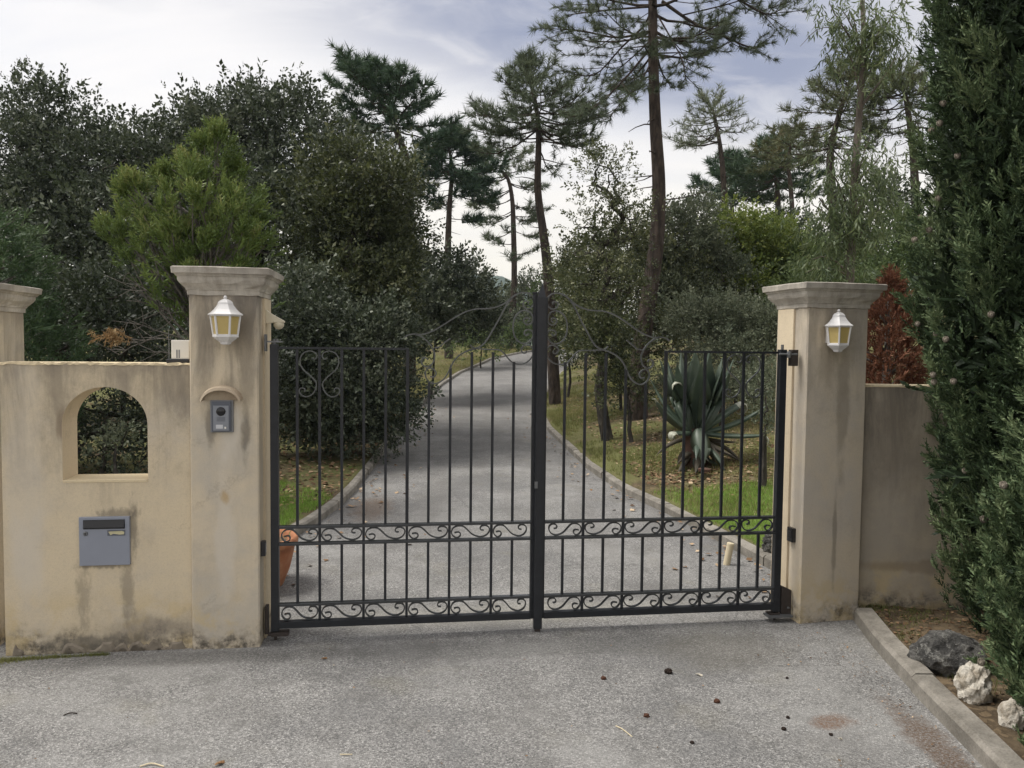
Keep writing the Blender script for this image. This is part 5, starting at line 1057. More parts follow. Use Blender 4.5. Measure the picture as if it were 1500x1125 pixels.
pine('pine_tree', 'crooked thin pine with drooping ragged branches', [gbase(745, 42), W(753, 420, 42), W(752, 330, 42), W(750, 290, 42), W(744, 262, 42), W(733, 246, 41.8), W(748, 232, 41.6)], 0.20, 0.05,
     [(0.50, 2.0, 2, -0.2, PI, 0.6), (0.56, 2.3, 3, -0.25, PI, 0.7), (0.62, 1.9, 3, 0.0, 0.2, 0.9), (0.68, 2.4, 3, -0.1, PI, 0.8), (0.76, 1.9, 3, 0.1, None, 0), (0.86, 1.6, 4, 0.3, None, 0), (0.96, 1.4, 4, 0.5, None, 0), (0.40, 2.0, 3, -0.15, PI, 0.7), (0.38, 1.6, 3, 0.0, 0.1, 0.8), (0.32, 1.8, 3, 0.0, None, 0), (0.26, 1.7, 4, 0.1, None, 0), (0.45, 1.7, 3, 0.0, 0.0, 0.9)],
     0.40, 'pine_grey', 203, PG, 20, 0.034, sub_step=0.55, tstep=0.34, dead=8)
pine('pine_tree', 'slender pine with layered crown behind the pointed gate post', [gbase(813, 18.5), W(804, 420, 18.5), W(797, 350, 18.5), W(788, 280, 18.5), W(789, 200, 18.5), W(785, 155, 18.5), W(773, 105, 18.5)], 0.15, 0.035,
     [(0.66, 1.15, 3, -0.15, None, 0), (0.70, 1.6, 5, -0.05, None, 0), (0.745, 1.7, 6, 0.05, None, 0), (0.79, 1.5, 6, 0.12, None, 0), (0.84, 1.2, 6, 0.2, None, 0), (0.89, 1.0, 6, 0.35, None, 0), (0.94, 0.8, 6, 0.5, None, 0), (0.98, 0.55, 6, 0.9, None, 0), (1.0, 0.4, 4, 1.2, None, 0)],
     0.21, 'pine_grey', 204, PG, 22, 0.015, sub_step=0.28, tstep=0.20, dead=14, vmean=0.35, extra=[([W(788, 205, 18.5), W(830, 213, 18.1), W(868, 222, 17.9)], 0.03), ([W(788, 168, 18.5), W(740, 172, 18.0), W(690, 168, 17.7)], 0.035), ([W(786, 165, 18.5), W(830, 168, 18.3), W(872, 160, 18.1)], 0.03)])
# the big near pine
D3 = 14.0
pine('pine_tree', 'tallest pine with long bare trunk and wide drooping branches, right of the gate post', [gbase(934, D3), W(938, 520, D3), W(950, 440, D3), W(962, 350, D3), W(965, 270, D3), W(960, 180, D3), W(957, 90, D3), W(956, 0, D3), W(958, -110, D3), W(955, -230, D3)], 0.185, 0.05,
     [(0.64, 0.9, 2, -0.35, PI, 0.8), (0.68, 1.3, 4, -0.2, None, 0), (0.72, 1.6, 5, 0.05, None, 0), (0.77, 1.7, 5, 0.1, None, 0), (0.82, 1.6, 5, 0.15, None, 0), (0.88, 1.4, 5, 0.3, None, 0), (0.94, 1.1, 5, 0.5, None, 0), (0.99, 0.8, 5, 0.8, None, 0)],
     0.14, 'pine_grey', 205, PG, 34, 0.0075, sub_step=0.24, tstep=0.115, dead=10, tilt_up=0.25, vmean=0.4, sub_len=0.5,
     extra=[([W(970, 2, D3), W(1015, 33, 13.8), W(1050, 48, 13.6), W(1095, 68, 13.4), W(1118, 66, 13.3)], 0.045), ([W(975, -20, D3), W(1060, -10, 13.5), W(1120, 20, 13.2), W(1150, 10, 13.0)], 0.04),
            ([W(955, 45, D3), W(905, 55, 13.6), W(850, 45, 13.2), W(805, 42, 13.0)], 0.035), ([W(953, 70, D3), W(920, 110, 13.4), W(880, 150, 13.0), W(850, 170, 12.8)], 0.032), ([W(952, 30, D3), W(910, 70, 14.6), W(870, 110, 15.0), W(825, 105, 15.3)], 0.03),
            ([W(952, 95, D3), W(935, 125, 13.6), W(910, 150, 13.2), W(893, 172, 13.0)], 0.022), ([W(962, 20, D3), W(985, 60, 13.5), W(1000, 90, 13.2), W(1005, 120, 13.1)], 0.022), ([W(950, 10, D3), W(890, 15, 13.4), W(830, 22, 13.0)], 0.03), ([W(952, 60, D3), W(925, 85, 14.8), W(890, 115, 15.4)], 0.026), ([W(960, 45, D3), W(990, 65, 14.6), W(1010, 95, 15.0)], 0.02),
            ([W(1000, 22, 13.8), W(1070, 5, 13.4), W(1120, -12, 13.2)], 0.02)])
pine('pine_tree', 'thin-crowned leaning pine against the grey cloud', [gbase(1066, 31), W(1062, 310, 31), W(1058, 240, 31), W(1051, 190, 31), W(1044, 158, 31)], 0.17, 0.04,
     [(0.66, 2.0, 3, -0.05, PI, 0.9), (0.72, 1.6, 4, -0.1, PI, 1.0), (0.78, 1.6, 5, 0.0, None, 0), (0.84, 1.4, 5, 0.1, None, 0), (0.90, 1.2, 6, 0.25, None, 0), (0.95, 1.0, 6, 0.5, None, 0), (1.0, 0.8, 5, 0.9, None, 0)], 0.27, 'pine_grey', 206, PG, 14, 0.020, sub_step=0.5, tstep=0.32, vmean=0.75, dead=6)
pine('pine_tree', 'small dark pine at the foot of the leaning pine', [gbase(1078, 36), W(1073, 310, 36), W(1068, 245, 36)], 0.14, 0.04, [(0.62, 1.9, 5, 0.0, None, 0), (0.72, 1.8, 5, 0.1, None, 0), (0.82, 1.5, 6, 0.25, None, 0), (0.92, 1.1, 6, 0.5, None, 0), (1.0, 0.7, 5, 0.9, None, 0)], 0.36, 'pine_dark', 207, PG, 22, 0.04, sub_step=0.4, tstep=0.3)
pine('pine_tree', 'rounded green pine between the leaning pine and the eucalyptus', [gbase(1142, 33), W(1140, 310, 33), W(1136, 258, 33), W(1126, 225, 33)], 0.17, 0.04, [(0.55, 2.2, 4, -0.05, None, 0), (0.64, 2.2, 5, 0.05, None, 0), (0.74, 2.0, 6, 0.1, None, 0), (0.82, 1.7, 6, 0.2, None, 0), (0.90, 1.3, 6, 0.4, None, 0), (1.0, 0.8, 6, 0.9, None, 0)], 0.34, 'pine_dark', 208, PG, 22, 0.036, sub_step=0.38, tstep=0.28, vmean=0.6)
pine('pine_tree', 'thin pine with brownish crown just left of the eucalyptus', [gbase(1165, 30), W(1160, 300, 30), W(1155, 240, 30), W(1160, 205, 30)], 0.12, 0.04, [(0.66, 1.4, 4, 0.0, None, 0), (0.78, 1.5, 5, 0.1, None, 0), (0.9, 1.1, 6, 0.3, None, 0), (1.0, 0.8, 5, 0.9, None, 0)], 0.3, 'pine_brown', 211, PG, 18, 0.03, sub_step=0.4, tstep=0.28)
pine('pine_tree', 'tall browning pine behind the eucalyptus', [gbase(1225, 22), W(1222, 320, 22), W(1216, 230, 22), W(1230, 165, 22), W(1246, 115, 22)], 0.17, 0.04,
     [(0.55, 1.4, 5, 0.0, None, 0), (0.62, 1.5, 5, 0.0, None, 0), (0.69, 1.5, 6, 0.1, None, 0), (0.76, 1.4, 6, 0.15, None, 0), (0.83, 1.3, 6, 0.25, None, 0), (0.90, 1.1, 6, 0.4, None, 0), (0.96, 0.8, 6, 0.7, None, 0), (1.0, 0.6, 5, 1.0, None, 0)], 0.25, 'pine_brown', 209, PG, 18, 0.020, sub_step=0.42, tstep=0.30, vmean=0.3, dead=6)
pine('pine_tree', 'pine with bare lower limbs squeezed between eucalyptus and cypress', [gbase(1345, 21), W(1342, 310, 21), W(1337, 220, 21), W(1328, 150, 21), W(1322, 128, 21)], 0.15, 0.04,
     [(0.62, 1.3, 4, -0.1, None, 0), (0.72, 1.3, 5, 0.0, None, 0), (0.80, 1.3, 6, 0.1, None, 0), (0.88, 1.1, 6, 0.3, None, 0), (0.95, 0.8, 6, 0.6, None, 0), (1.0, 0.6, 5, 1.0, None, 0)], 0.25, 'pine_brown', 210, PG, 18, 0.020, sub_step=0.42, tstep=0.30, vmean=0.25, dead=14)

# ================================================================== right side
broadleaf('young_oak', 'airy young oak with see-through crown right of the pointed post', 'oak tree', gbase(893, 12.3), [LB(885, 262, 12.3, 48, 62), LB(915, 330, 12.3, 40, 50), LB(860, 350, 12.3, 40, 50), LB(890, 420, 12.3, 70, 60)], 140, 1450, 0.145, 0.26, 'oak_olive', 301, r_tip=0.007, lo=0.2, vmean=0.45, trunk_top=W(893, 430, 12.3), trunk_r=0.075)
broadleaf('oak_scrub', 'olive-brown oak thicket round the foot of the tallest pine', 'shrub', gbase(910, 15.4), [LB(848, 420, 15.6, 46, 65), LB(905, 400, 15.4, 55, 75), LB(975, 400, 15.2, 50, 70), LB(870, 490, 15.0, 60, 50), LB(965, 490, 15.0, 50, 50)], 190, 3900, 0.20, 0.34, 'oak_olive', 302, r_tip=0.006, vmean=0.55, lo=0.3)
broadleaf('oak_scrub', 'small dark bush at the foot of the young oak by the driveway kerb', 'shrub', gbase(925, 11.8), [LB(920, 560, 11.8, 30, 42), LB(900, 500, 12.0, 45, 40)], 60, 1000, 0.16, 0.24, 'oak_olive', 309, r_tip=0.005, vmean=0.35, lo=0.3)
broadleaf('oak_scrub', 'grey-green shrub rising to the right of the tallest pine', 'shrub', gbase(1010, 15.5), [LB(1000, 360, 15.5, 52, 62), LB(1040, 420, 15.5, 55, 60), LB(985, 440, 15.2, 45, 60)], 120, 3600, 0.21, 0.36, 'shrub_grey', 303, r_tip=0.007, vmean=0.35)
broadleaf('oak_scrub', 'yellow-green rounded oak above the agave', 'shrub', gbase(1090, 16.5), [LB(1085, 365, 16.5, 58, 48), LB(1055, 395, 16.5, 40, 42), LB(1140, 385, 16.5, 48, 45), LB(1115, 340, 16.5, 32, 26), LB(1090, 430, 16.2, 75, 35)], 150, 4200, 0.22, 0.36, 'oak_yellow', 304, r_tip=0.008, vmean=0.42)
broadleaf('oak_scrub', 'mid green bushes on the slope behind the right gate leaf', 'shrub', gbase(1080, 13.0), [LB(1020, 470, 13, 45, 35), LB(1085, 480, 13, 55, 42), LB(1130, 500, 12.5, 40, 45), LB(1060, 520, 12.2, 45, 28)], 130, 3600, 0.16, 0.30, 'shrub_grey', 305, r_tip=0.005, vmean=0.5)
broadleaf('oak_scrub', 'green bushes behind the right pillar cap', 'shrub', gbase(1210, 16.0), [LB(1195, 400, 16, 45, 45), LB(1180, 450, 15, 40, 40), LB(1265, 410, 16, 45, 42), LB(1315, 390, 15.5, 45, 62), LB(1230, 430, 15, 60, 35)], 170, 5000, 0.20, 0.36, 'shrub_green', 306, r_tip=0.008, vmean=0.45)
broadleaf('oak_scrub', 'dark oak thicket deep behind the yellow-green oak', 'shrub', gbase(1160, 21.0), [LB(1020, 330, 22, 40, 35), LB(1170, 360, 21, 55, 50), LB(1100, 420, 21, 90, 60), LB(1290, 330, 20, 60, 70)], 130, 3600, 0.30, 0.5, 'oak_leaf', 307, r_tip=0.009, vmean=0.45)
broadleaf('oak_scrub', 'low grey-green scrub on the bank just behind the agave', 'shrub', gbase(1060, 11.6), [LB(1060, 560, 11.6, 62, 42), LB(1115, 575, 11.2, 40, 48), LB(1000, 560, 12.4, 46, 34)], 90, 1900, 0.13, 0.24, 'shrub_grey', 311, r_tip=0.004, vmean=0.4, lo=0.25)
broadleaf('sapling', 'thin-stemmed sparse shrub beside the agave and the right hinge stile', 'shrub', gbase(1122, 8.4), [LB(1122, 600, 8.4, 16, 40), LB(1118, 560, 8.4, 22, 26)], 22, 200, 0.09, 0.10, 'shrub_grey', 308, r_tip=0.003, lo=0.2, airy=0.5)

# eucalyptus
def eucalyptus():
    rg = np.random.default_rng(400); D = 12.5; base = np.array(gbase(1242, D)); root = empty('eucalyptus', base, 0, label='pale-trunked eucalyptus with hanging leaves behind the right pillar', cat='eucalyptus')
    tr = np.array(catmull([base - [0, 0, 0.2], W(1243, 410, D), W(1247, 350, D), W(1252, 250, D), W(1260, 150, D), W(1265, 60, D), W(1262, -40, D), W(1266, -140, D)], 5)); k = len(tr); s = np.linspace(0, 1, k)
    paths = [(tr, np.linspace(0.085, 0.022, k) * np.where(np.linspace(0, 1, k) < 0.25, 1.15, 1.0))]; tips = []
    at = lambda t: np.array([np.interp(t, s, tr[:, j]) for j in range(3)])
    ends = [(1205, 330, 12.3), (1190, 300, 12.2), (1215, 250, 12.2), (1225, 210, 12.4), (1290, 260, 12.3), (1300, 220, 12.7), (1230, 290, 12.0), (1280, 320, 12.2), (1190, 380, 11.9), (1210, 395, 11.8), (1275, 200, 12.3), (1235, 60, 12.3), (1290, 50, 12.5), (1245, 20, 12.6), (1230, 10, 12.2), (1300, 25, 12.3), (1315, 80, 12.2), (1320, 60, 12.7), (1285, 15, 12.2), (1215, 5, 12.4), (1245, 270, 12.0), (1265, 300, 12.9), (1222, 340, 12.7), (1300, 300, 12.4), (1180, 400, 12.1), (1265, 230, 12.0), (1240, 330, 11.9), (1320, 5, 12.4)]
    for e in ends:
        q = W(*e); t = np.clip((q[2] - base[2]) / (tr[-1][2] - base[2]) - 0.13, 0.15, 0.95); P = bend(at(t), q, rg, 6, 0.08, 0.08); paths.append((P, np.linspace(0.022, 0.005, 6)))
        for m_ in range(44):
            a = P[rg.integers(2, 6)] + rg.normal(0, 1, 3) * np.array([0.22, 0.2, 0.17]); tips.append(a)
    paths.append((np.array(catmull([W(1241, 42, D), W(1200, 42, 12.3), W(1172, 68, 12.2)], 5)), np.linspace(0.008, 0.003, 11)))
    paths.append((np.array(catmull([W(1245, 360, D), W(1222, 320, 12.4), W(1200, 290, 12.3)], 5)), np.linspace(0.03, 0.01, 11)))
    tips = np.array(tips); n = len(tips); ax = unit(rg.normal(0, 0.45, (n, 3)) + np.array([0, 0, -1.0])); V, Q, vr = scatter(T_STRAND, tips - base, frames(ax, rg), rg.uniform(0.18, 0.34, n), np.clip(rg.normal(0.42, 0.2, n), 0, 1), rg)
    link('crown', np_mesh('crown', V, Q, vr), M['euc'], root); link('trunk', tubes_mesh('trunk', [(p - base, r) for p, r in paths], 6), M['bark_pale'], root)
eucalyptus()

# dead conifer behind the right wall
bd = np.array([W(1298, 560, 6.1)[0], 6.1, 0.08]); hd_ = W(1290, 405, 6.1)[2] - 0.08
conifer('dead_conifer', 'rust-red dead conifer standing behind the right wall', 'conifer', bd, [(0.2, 0.20), (0.9, 0.26), (1.4, 0.25), (1.75, 0.17), (2.0, 0.08), (hd_, 0.015)], 3000, 0.095, 'dead_leaf', 501, T_SPRAY, 0.6, 0.9, 0.08, inner=0.5, lumpn=24)

# the two cypresses of the hedge
cy1 = np.array([3.13, 4.12, 0.08]); cy2 = np.array([2.76, 3.02, 0.06])
cyp1, p1 = conifer('cypress', 'large dark cypress with round cones in front of the right wall', 'cypress', cy1, [(0.02, 0.52), (0.3, 0.64), (0.7, 0.70), (1.3, 0.80), (2.0, 0.86), (3.0, 0.88), (3.8, 0.80), (4.6, 0.55), (5.4, 0.2), (5.7, 0.04)], 36000, 0.085, 'cypress', 601, T_SPRAY, 0.5, 1.0, 0.19, inner=0.26, lumpn=190, group='cypress hedge', vmean=0.5, keep=lambda p: (p[:, 0] < 3.5) & (p[:, 2] < 4.6), core=8000, fan=12)
cyp2, p2 = conifer('cypress', 'nearest cypress filling the lower right edge of the picture', 'cypress', cy2, [(0.02, 0.62), (0.25, 0.72), (0.5, 0.74), (0.9, 0.70), (1.4, 0.62), (2.0, 0.54), (2.8, 0.44), (3.6, 0.3), (4.2, 0.05)], 24000, 0.078, 'cypress', 602, T_SPRAY, 0.5, 1.0, 0.15, inner=0.26, lumpn=130, group='cypress hedge', vmean=0.5, keep=lambda p: (p[:, 0] < 3.05) & (p[:, 2] < 3.6), core=5000, fan=12)
import bmesh
bm = bmesh.new(); bmesh.ops.create_icosphere(bm, subdivisions=2, radius=0.0165)
for v in bm.verts:
    c_ = v.co.normalized(); v.co *= 1 + 0.10 * math.sin(9 * c_.x + 2) * math.sin(9 * c_.y) * math.sin(8 * c_.z + 1) - (0.06 if abs(math.sin(4 * c_.x + 3 * c_.z)) < 0.2 else 0)
cone_me = bpy.data.meshes.new('cone'); bm.to_mesh(cone_me); bm.free()
def cones(root, base, P, pix, rad_D):
    W_ = P + base
    d = W_ - CAM; zc = d @ _f; u_ = CX + F * (d @ CR) / zc; v_ = CY - F * (d @ CU) / zc
    for (px, py) in pix:
        k = np.where((np.abs(u_ - px) < 7) & (np.abs(v_ - py) < 7))[0]
        if len(k) == 0: k = np.argsort((u_ - px) ** 2 + (v_ - py) ** 2)[:5]
        i = k[np.argmin(zc[k])]; q = P[i] - unit(d[i]) * 0.035
        o = link('cone', cone_me, M['cone'], root); o.location = tuple(q); o.scale = (1, 1, 1.12)
cones(cyp1, cy1, p1, [(1334, 100), (1387, 153), (1372, 180), (1403, 232), (1381, 287), (1332, 318), (1325, 338), (1345, 468), (1367, 495), (1380, 500), (1349, 556), (1370, 560), (1449, 467), (1408, 692), (1356, 190), (1362, 330), (1392, 560)], 4)
cones(cyp2, cy2, p2, [(1384, 743), (1396, 744), (1437, 975), (1472, 705)], 3)

# ================================================================== agave
def agave():
    ab = np.array(gbase(1020, 9.6)); root = empty('agave', ab, 0, label='big blue-green agave with pale drooping leaves on the bank behind the gate', cat='agave'); rg = np.random.default_rng(700)
    def blade(az, elev, L, wid, droop=0.0, dropat=1.0, pale=0.0, name='leaf', mat='agave', base=(0, 0, 0.40)):
        L *= 0.79; nseg = 14; V, Fc, var = [], [], []; p = np.array(base, float) + np.array([math.cos(az), math.sin(az), 0]) * 0.05; e = elev
        sd_ = np.array([-math.sin(az), math.cos(az), 0]); 
        for i in range(nseg + 1):
            t = i / nseg; wd = wid * 1.12 * (0.55 + 0.5 * math.sin(PI * min(1.0, t / 0.9) ** 0.8)) * (1 - max(0, (t - 0.55) / 0.45) ** 1.9) + 0.004
            dirn = np.array([math.cos(az) * math.cos(e), math.sin(az) * math.cos(e), math.sin(e)]); up_ = np.cross(dirn, sd_) * -1.0; up_ = unit(np.cross(sd_, dirn)) 
            ch = 0.22 * wd
            V += [p - sd_ * wd / 2 + up_ * -ch * -1, p - sd_ * wd * 0.25, p, p + sd_ * wd * 0.25, p + sd_ * wd / 2 + up_ * ch, p + sd_ * wd * 0.2 - up_ * 0.022 * (1 - t), p - sd_ * wd * 0.2 - up_ * 0.022 * (1 - t)]
            p = p + dirn * L / nseg
            e -= droop / nseg if t < dropat else 3.2 * (1 / nseg) / 0.25
        for i in range(nseg):
            for j in range(7):
                a, b2 = i * 7 + j, i * 7 + (j + 1) % 7; Fc.append((a, b2, b2 + 7, a + 7)); var.append(pale + (0.75 if (i / nseg) > dropat + 0.02 and mat == 'agave' else 0))
        me = np_mesh(name, np.array(V), np.array(Fc), np.clip(np.array(var), 0, 1), smooth=True); link(name, me, M[mat], root)
    back = PI / 2; front = -PI / 2
    for az, el, L, wd, dr, at_ in [(back, 1.52, 1.30, 0.26, 0.04, 1), (back + 0.9, 1.42, 1.30, 0.25, 0.05, 1), (back - 0.9, 1.42, 1.30, 0.25, 0.05, 1), (front - 0.45, 1.47, 1.28, 0.27, 0.0, 1), (front + 0.6, 1.44, 1.26, 0.26, 0.03, 1), (PI, 1.16, 1.28, 0.24, 0.05, 1), (PI + 0.5, 1.25, 1.05, 0.25, 0.1, 0.70), (0.0, 1.16, 1.26, 0.24, 0.0, 1), (-0.5, 1.16, 1.20, 0.25, 0.0, 1), (0.5, 1.22, 1.25, 0.22, 0.0, 1), (PI - 0.5, 1.22, 1.25, 0.22, 0.0, 1), (front, 1.36, 1.12, 0.25, 0.0, 1), (front + 1.0, 1.25, 1.15, 0.23, 0.0, 1), (front - 1.0, 1.25, 1.15, 0.23, 0.0, 1),
                              (PI - 0.2, 0.75, 1.1, 0.17, -0.35, 1), (PI + 0.35, 0.45, 0.95, 0.15, -0.5, 0.80), (0.15, 0.75, 1.25, 0.16, 0.4, 0.55), (-0.15, 0.25, 1.3, 0.15, -0.5, 1), (-0.45, -0.02, 1.25, 0.14, -0.15, 0.70), (PI + 0.7, 0.10, 0.8, 0.13, 0.1, 0.55)]:
        blade(az + rg.normal(0, 0.05), el, L, wd, dr, at_)
    blade(front, -0.75, 0.62, 0.20, 0.45, 1, 0.06, base=(0, -0.12, 0.46))
    for i in range(30):
        blade(rg.uniform(-PI, 0.2), rg.uniform(-0.5, 0.1), rg.uniform(0.3, 0.62), 0.075, rg.uniform(-0.2, 1.4), 1, 0, 'withered_leaf', 'agave_dead' if i % 3 else 'agave', (rg.normal(0, 0.08), rg.normal(0, 0.06), rg.uniform(0.15, 0.36)))
    MB().lathe([(0.16, -0.05), (0.17, 0.15), (0.15, 0.38), (0.06, 0.48)], 14).build('stem', M['agave_cut'], root)
    s_ = MB().lathe([(0.02, 0.0), (0.07, 0.01), (0.075, 0.04), (0.03, 0.05)], 9).build('cut_stump', M['agave_cut'], root); s_.location = (-0.02, -0.55, 0.0)
agave()

# pot plant
rg = np.random.default_rng(9); P = rg.normal(0, 1, (26, 3)) * np.array([0.10, 0.10, 0.01]) + np.array([0, 0, 0.315]); V, Q, vr = scatter([t_leaves(rg, 6, 0.5, 0.10, 1.2) for _ in range(3)], P, frames(rg.normal(0, 0.4, (26, 3)) + np.array([0, 0, 0.6]), rg), rg.uniform(0.10, 0.2, 26), rg.uniform(0.2, 0.9, 26), rg)
link('pot_plant', np_mesh('pot_plant', V, Q, vr), M['shrub_green'], pot, kind='stuff')

# ================================================================== grass, litter, far wood
def blades(n): 
    rg = np.random.default_rng(n); out = []
    for _ in range(6):
        V, Fc = [], []
        for i in range(7):
            a = rg.uniform(0, 2 * PI); b0 = np.array([rg.normal(0, 0.35), rg.normal(0, 0.35), -0.1]); l = rg.uniform(0.6, 1.1); tp2 = b0 + np.array([math.cos(a) * 0.5 * l, math.sin(a) * 0.5 * l, l]); s = np.array([-math.sin(a), math.cos(a), 0]) * 0.055; k = len(V); V += [b0 - s, b0 + s, tp2]; Fc.append((k, k + 1, k + 2))
        out.append((np.array(V), np.array(Fc)))
    return out
T_GR = blades(3)
def turf(name, label, n, fx, hgt, mat, seed, vm=0.5):
    rg = np.random.default_rng(seed); P = fx(rg, n); P = np.column_stack([P, gz(P[:, 0], P[:, 1])]); k = len(P); fr = frames(np.tile([0, 0, 1.0], (k, 1)) + rg.normal(0, 0.15, (k, 3)), rg); V, Q, vr = scatter(T_GR, P, fr, hgt * rg.uniform(0.5, 1.3, k), np.clip(vm + 0.5 * wav(P[:, 0] * 0.6, P[:, 1] * 0.6) + rg.normal(0, 0.15, k), 0, 1), rg)
    return link(name, np_mesh(name, V, Q, vr), M[mat], label=label, cat='grass', kind='stuff')
def lawn(rg, n):
    y = rg.uniform(5.6, 8.6, n * 3); x = xR(y) + 0.14 + rg.uniform(0, 3.0, n * 3) ** 1.0; k = (0.6 + wav(x * 0.8, y * 0.8) * 0.5 + sm(8.2 - y, -0.3, 0.8) * 0.6 > rg.uniform(0.35, 1.0, n * 3)); return np.column_stack([x, y])[k][:n]
turf('grass', 'bright green lawn strip behind the right gate leaf', 15000, lawn, 0.045, 'grass', 801)
def bankg(rg, n):
    y = rg.uniform(7.2, 30, n * 4) ; y = 7.2 + (y - 7.2) ** 1.0; x = xR(y) + 0.14 + rg.exponential(1.6, n * 4); k = (0.55 + wav(x * 0.7, y * 0.7) * 0.7 > rg.uniform(0.3, 1.0, n * 4)); return np.column_stack([x, y])[k][:n]
turf('grass', 'thin yellowish grass on the bank right of the driveway', 16000, bankg, 0.06, 'dry_grass', 802, 0.4)
def leftg(rg, n):
    y = rg.uniform(6.2, 10.2, n * 4); x = xL(y) - 0.14 - rg.uniform(0, 2.2, n * 4); k = (0.8 + wav(x * 0.9, y * 0.9) * 0.4 - sm(y, 7.8, 9.8) * 0.6 > rg.uniform(0.35, 1.0, n * 4)); return np.column_stack([x, y])[k][:n]
turf('grass', 'green grass strip behind the left gate leaf beside the kerb', 8000, leftg, 0.05, 'grass', 803, 0.35)
def leftf(rg, n):
    y = rg.uniform(18, 46, n); x = xL(y) - 0.14 - rg.exponential(1.6, n); return np.column_stack([x, y])
turf('grass', 'yellow-green verge on the far bend left of the driveway', 8000, leftf, 0.09, 'dry_grass', 804, 0.6)
def frontg(rg, n):
    y = rg.uniform(3.3, 4.95, n * 4); x = rg.uniform(2.2, 3.2, n * 4); k = (0.4 + wav(x * 3, y * 3) * 0.8 > rg.uniform(0.3, 1.0, n * 4)); return np.column_stack([x, y])[k][:n]
turf('grass', 'sparse weeds in the bed between outer kerb and right wall', 900, frontg, 0.03, 'dry_grass', 805, 0.15)
def wallg(rg, n):
    p = rg.uniform(0, 1, n); x = -2.78 + 0.62 * p ** 1.8; y = 4.085 + 0.15 * (x + 2.75) - np.abs(rg.normal(0, 1, n)) * (0.075 * (1 - p) ** 2 + 0.008); return np.column_stack([x, y])
o_ = turf('moss', 'moss and weeds growing at the foot of the left wall', 650, wallg, 0.017, 'dry_grass', 806, 0.05); o_.location.z = 0.061
# fallen leaves
def flat_leaf(rg):
    a = rg.uniform(0.25, 0.5); return np.array([(0, -0.5, 0.05), (a, 0, 0.12), (0, 0.5, 0.03), (-a, 0, 0.10)]), np.array([(0, 1, 2, 3)])
def litter(name, label, P, size, seed, z=None, vm=0.5):
    rg = np.random.default_rng(seed); zz3 = gz(P[:, 0], P[:, 1]) if z is None else z; P3 = np.column_stack([P, zz3 + 0.004]); k = len(P); fr = frames(np.tile([0, 0, 1.0], (k, 1)) + rg.normal(0, 0.22, (k, 3)), rg); V, Q, vr = scatter([flat_leaf(rg) for _ in range(6)], P3, fr, size * rg.uniform(0.5, 1.4, k), np.clip(rg.normal(vm, 0.25, k), 0, 1), rg); return link(name, np_mesh(name, V, Q, vr), M['litter'], label=label, cat='leaves', kind='stuff')
rg = np.random.default_rng(31)
y = rg.uniform(8.3, 20, 4200); x = xR(y) + 0.5 + rg.exponential(2.2, 4200); litter('fallen_leaves', 'brown fallen leaves scattered on the right bank', np.column_stack([x, y]), 0.05, 32)
y = rg.uniform(7.5, 20, 7000); x = xL(y) - 0.15 - rg.exponential(2.2, 7000); litter('fallen_leaves', 'brown leaf litter under the oaks left of the driveway', np.column_stack([x, y]), 0.06, 33, None, 0.35)
x = gbase(1020, 9.6)[0] + rg.normal(-0.3, 0.9, 2600); y = 9.5 + rg.normal(0, 0.55, 2600); k_ = x > xR(y) + 0.3; litter('fallen_leaves', 'dark brown leaf litter spread round the agave', np.column_stack([x, y])[k_], 0.045, 37, None, 0.25)
x = rg.uniform(2.2, 3.3, 1100); y = rg.uniform(3.2, 4.95, 1100); litter('fallen_leaves', 'leaf litter in the bed under the cypress', np.column_stack([x, y]), 0.022, 34, None, 0.25)
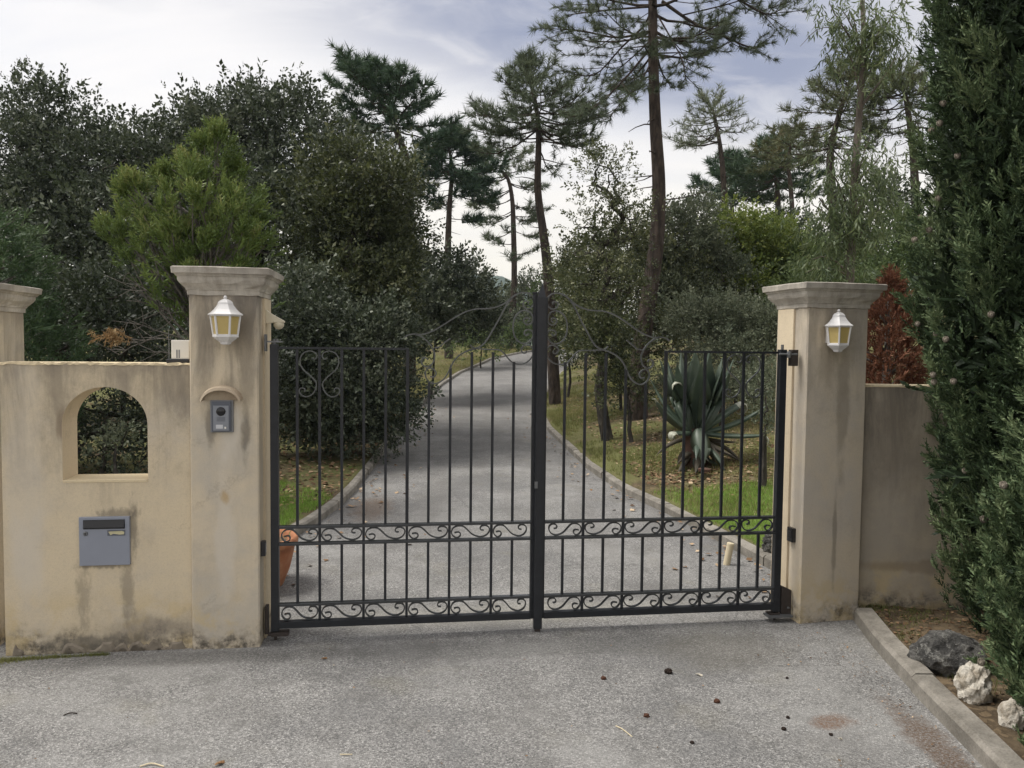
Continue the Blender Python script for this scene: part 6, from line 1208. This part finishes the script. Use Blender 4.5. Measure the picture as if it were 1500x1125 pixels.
e = rg.uniform(0, 1, 420); y = 5 + 14 * e ** 1.4; sd2 = rg.uniform(0, 1, 420) < 0.6; x = np.where(sd2, xL(y) + 0.04 + rg.exponential(0.22, 420), xR(y) - 0.04 - rg.exponential(0.2, 420)); litter('fallen_leaves', 'dry leaves gathered along the driveway kerbs', np.column_stack([x, y]), 0.045, 35, zr(y) + 0.012, 0.55)
x = np.concatenate([rg.uniform(-2.6, 1.9, 60), 1.93 - rg.exponential(0.12, 190)]); y = np.concatenate([rg.uniform(2.6, 4.5, 60), rg.uniform(2.6, 4.6, 190)]); litter('fallen_leaves', 'scattered leaf scraps and needles on the asphalt before the gate', np.column_stack([x, y]), 0.011, 36, np.zeros(250) + 0.003, 0.3)

def far_wood():
    rg = np.random.default_rng(900); P, A = [], []
    for i in range(150):
        y = rg.uniform(48, 90); x = rg.uniform(-60, 75); h = rg.uniform(2.2, 4.6) if abs(x + 2) < 6 else rg.uniform(3, 6.5)
        c = np.array([x, y, float(gz(x, y)) + h * 0.55]); n = 55; d = unit(rg.normal(0, 1, (n, 3))); P.append(c + d * np.array([h * 0.5, h * 0.5, h * 0.5]) * rg.uniform(0.5, 1, (n, 1))); A.append(d + np.array([0, 0, 0.4]))
    P = np.concatenate(P); A = np.concatenate(A); V, Q, vr = scatter(T_OAKF, P, frames(A, rg), rg.uniform(0.8, 1.4, len(P)), np.clip(rg.normal(0.45, 0.2, len(P)), 0, 1), rg); link('far_wood', np_mesh('far_wood', V, Q, vr), M['oak_leaf'], label='distant dark woodland closing the view beyond the bend', cat='woodland', kind='stuff')
far_wood()

# ================================================================== the air: faint haze that turns the far hill blue
HZ = 0.00032
hm = bpy.data.materials.new('thin_haze'); hm.use_nodes = True; ht_ = hm.node_tree; ht_.nodes.clear()
pv_ = ht_.nodes.new('ShaderNodeVolumePrincipled'); pv_.inputs['Color'].default_value = (0.72, 0.84, 1.0, 1); pv_.inputs['Density'].default_value = HZ; pv_.inputs['Anisotropy'].default_value = 0.2
ho_ = ht_.nodes.new('ShaderNodeOutputMaterial'); ht_.links.new(pv_.outputs[0], ho_.inputs['Volume'])
MB().box((-1000, -120, -12), (1000, 1100, 77)).build('haze', hm, kind='stuff', label='thin bluish haze filling the air over the whole place', cat='haze')
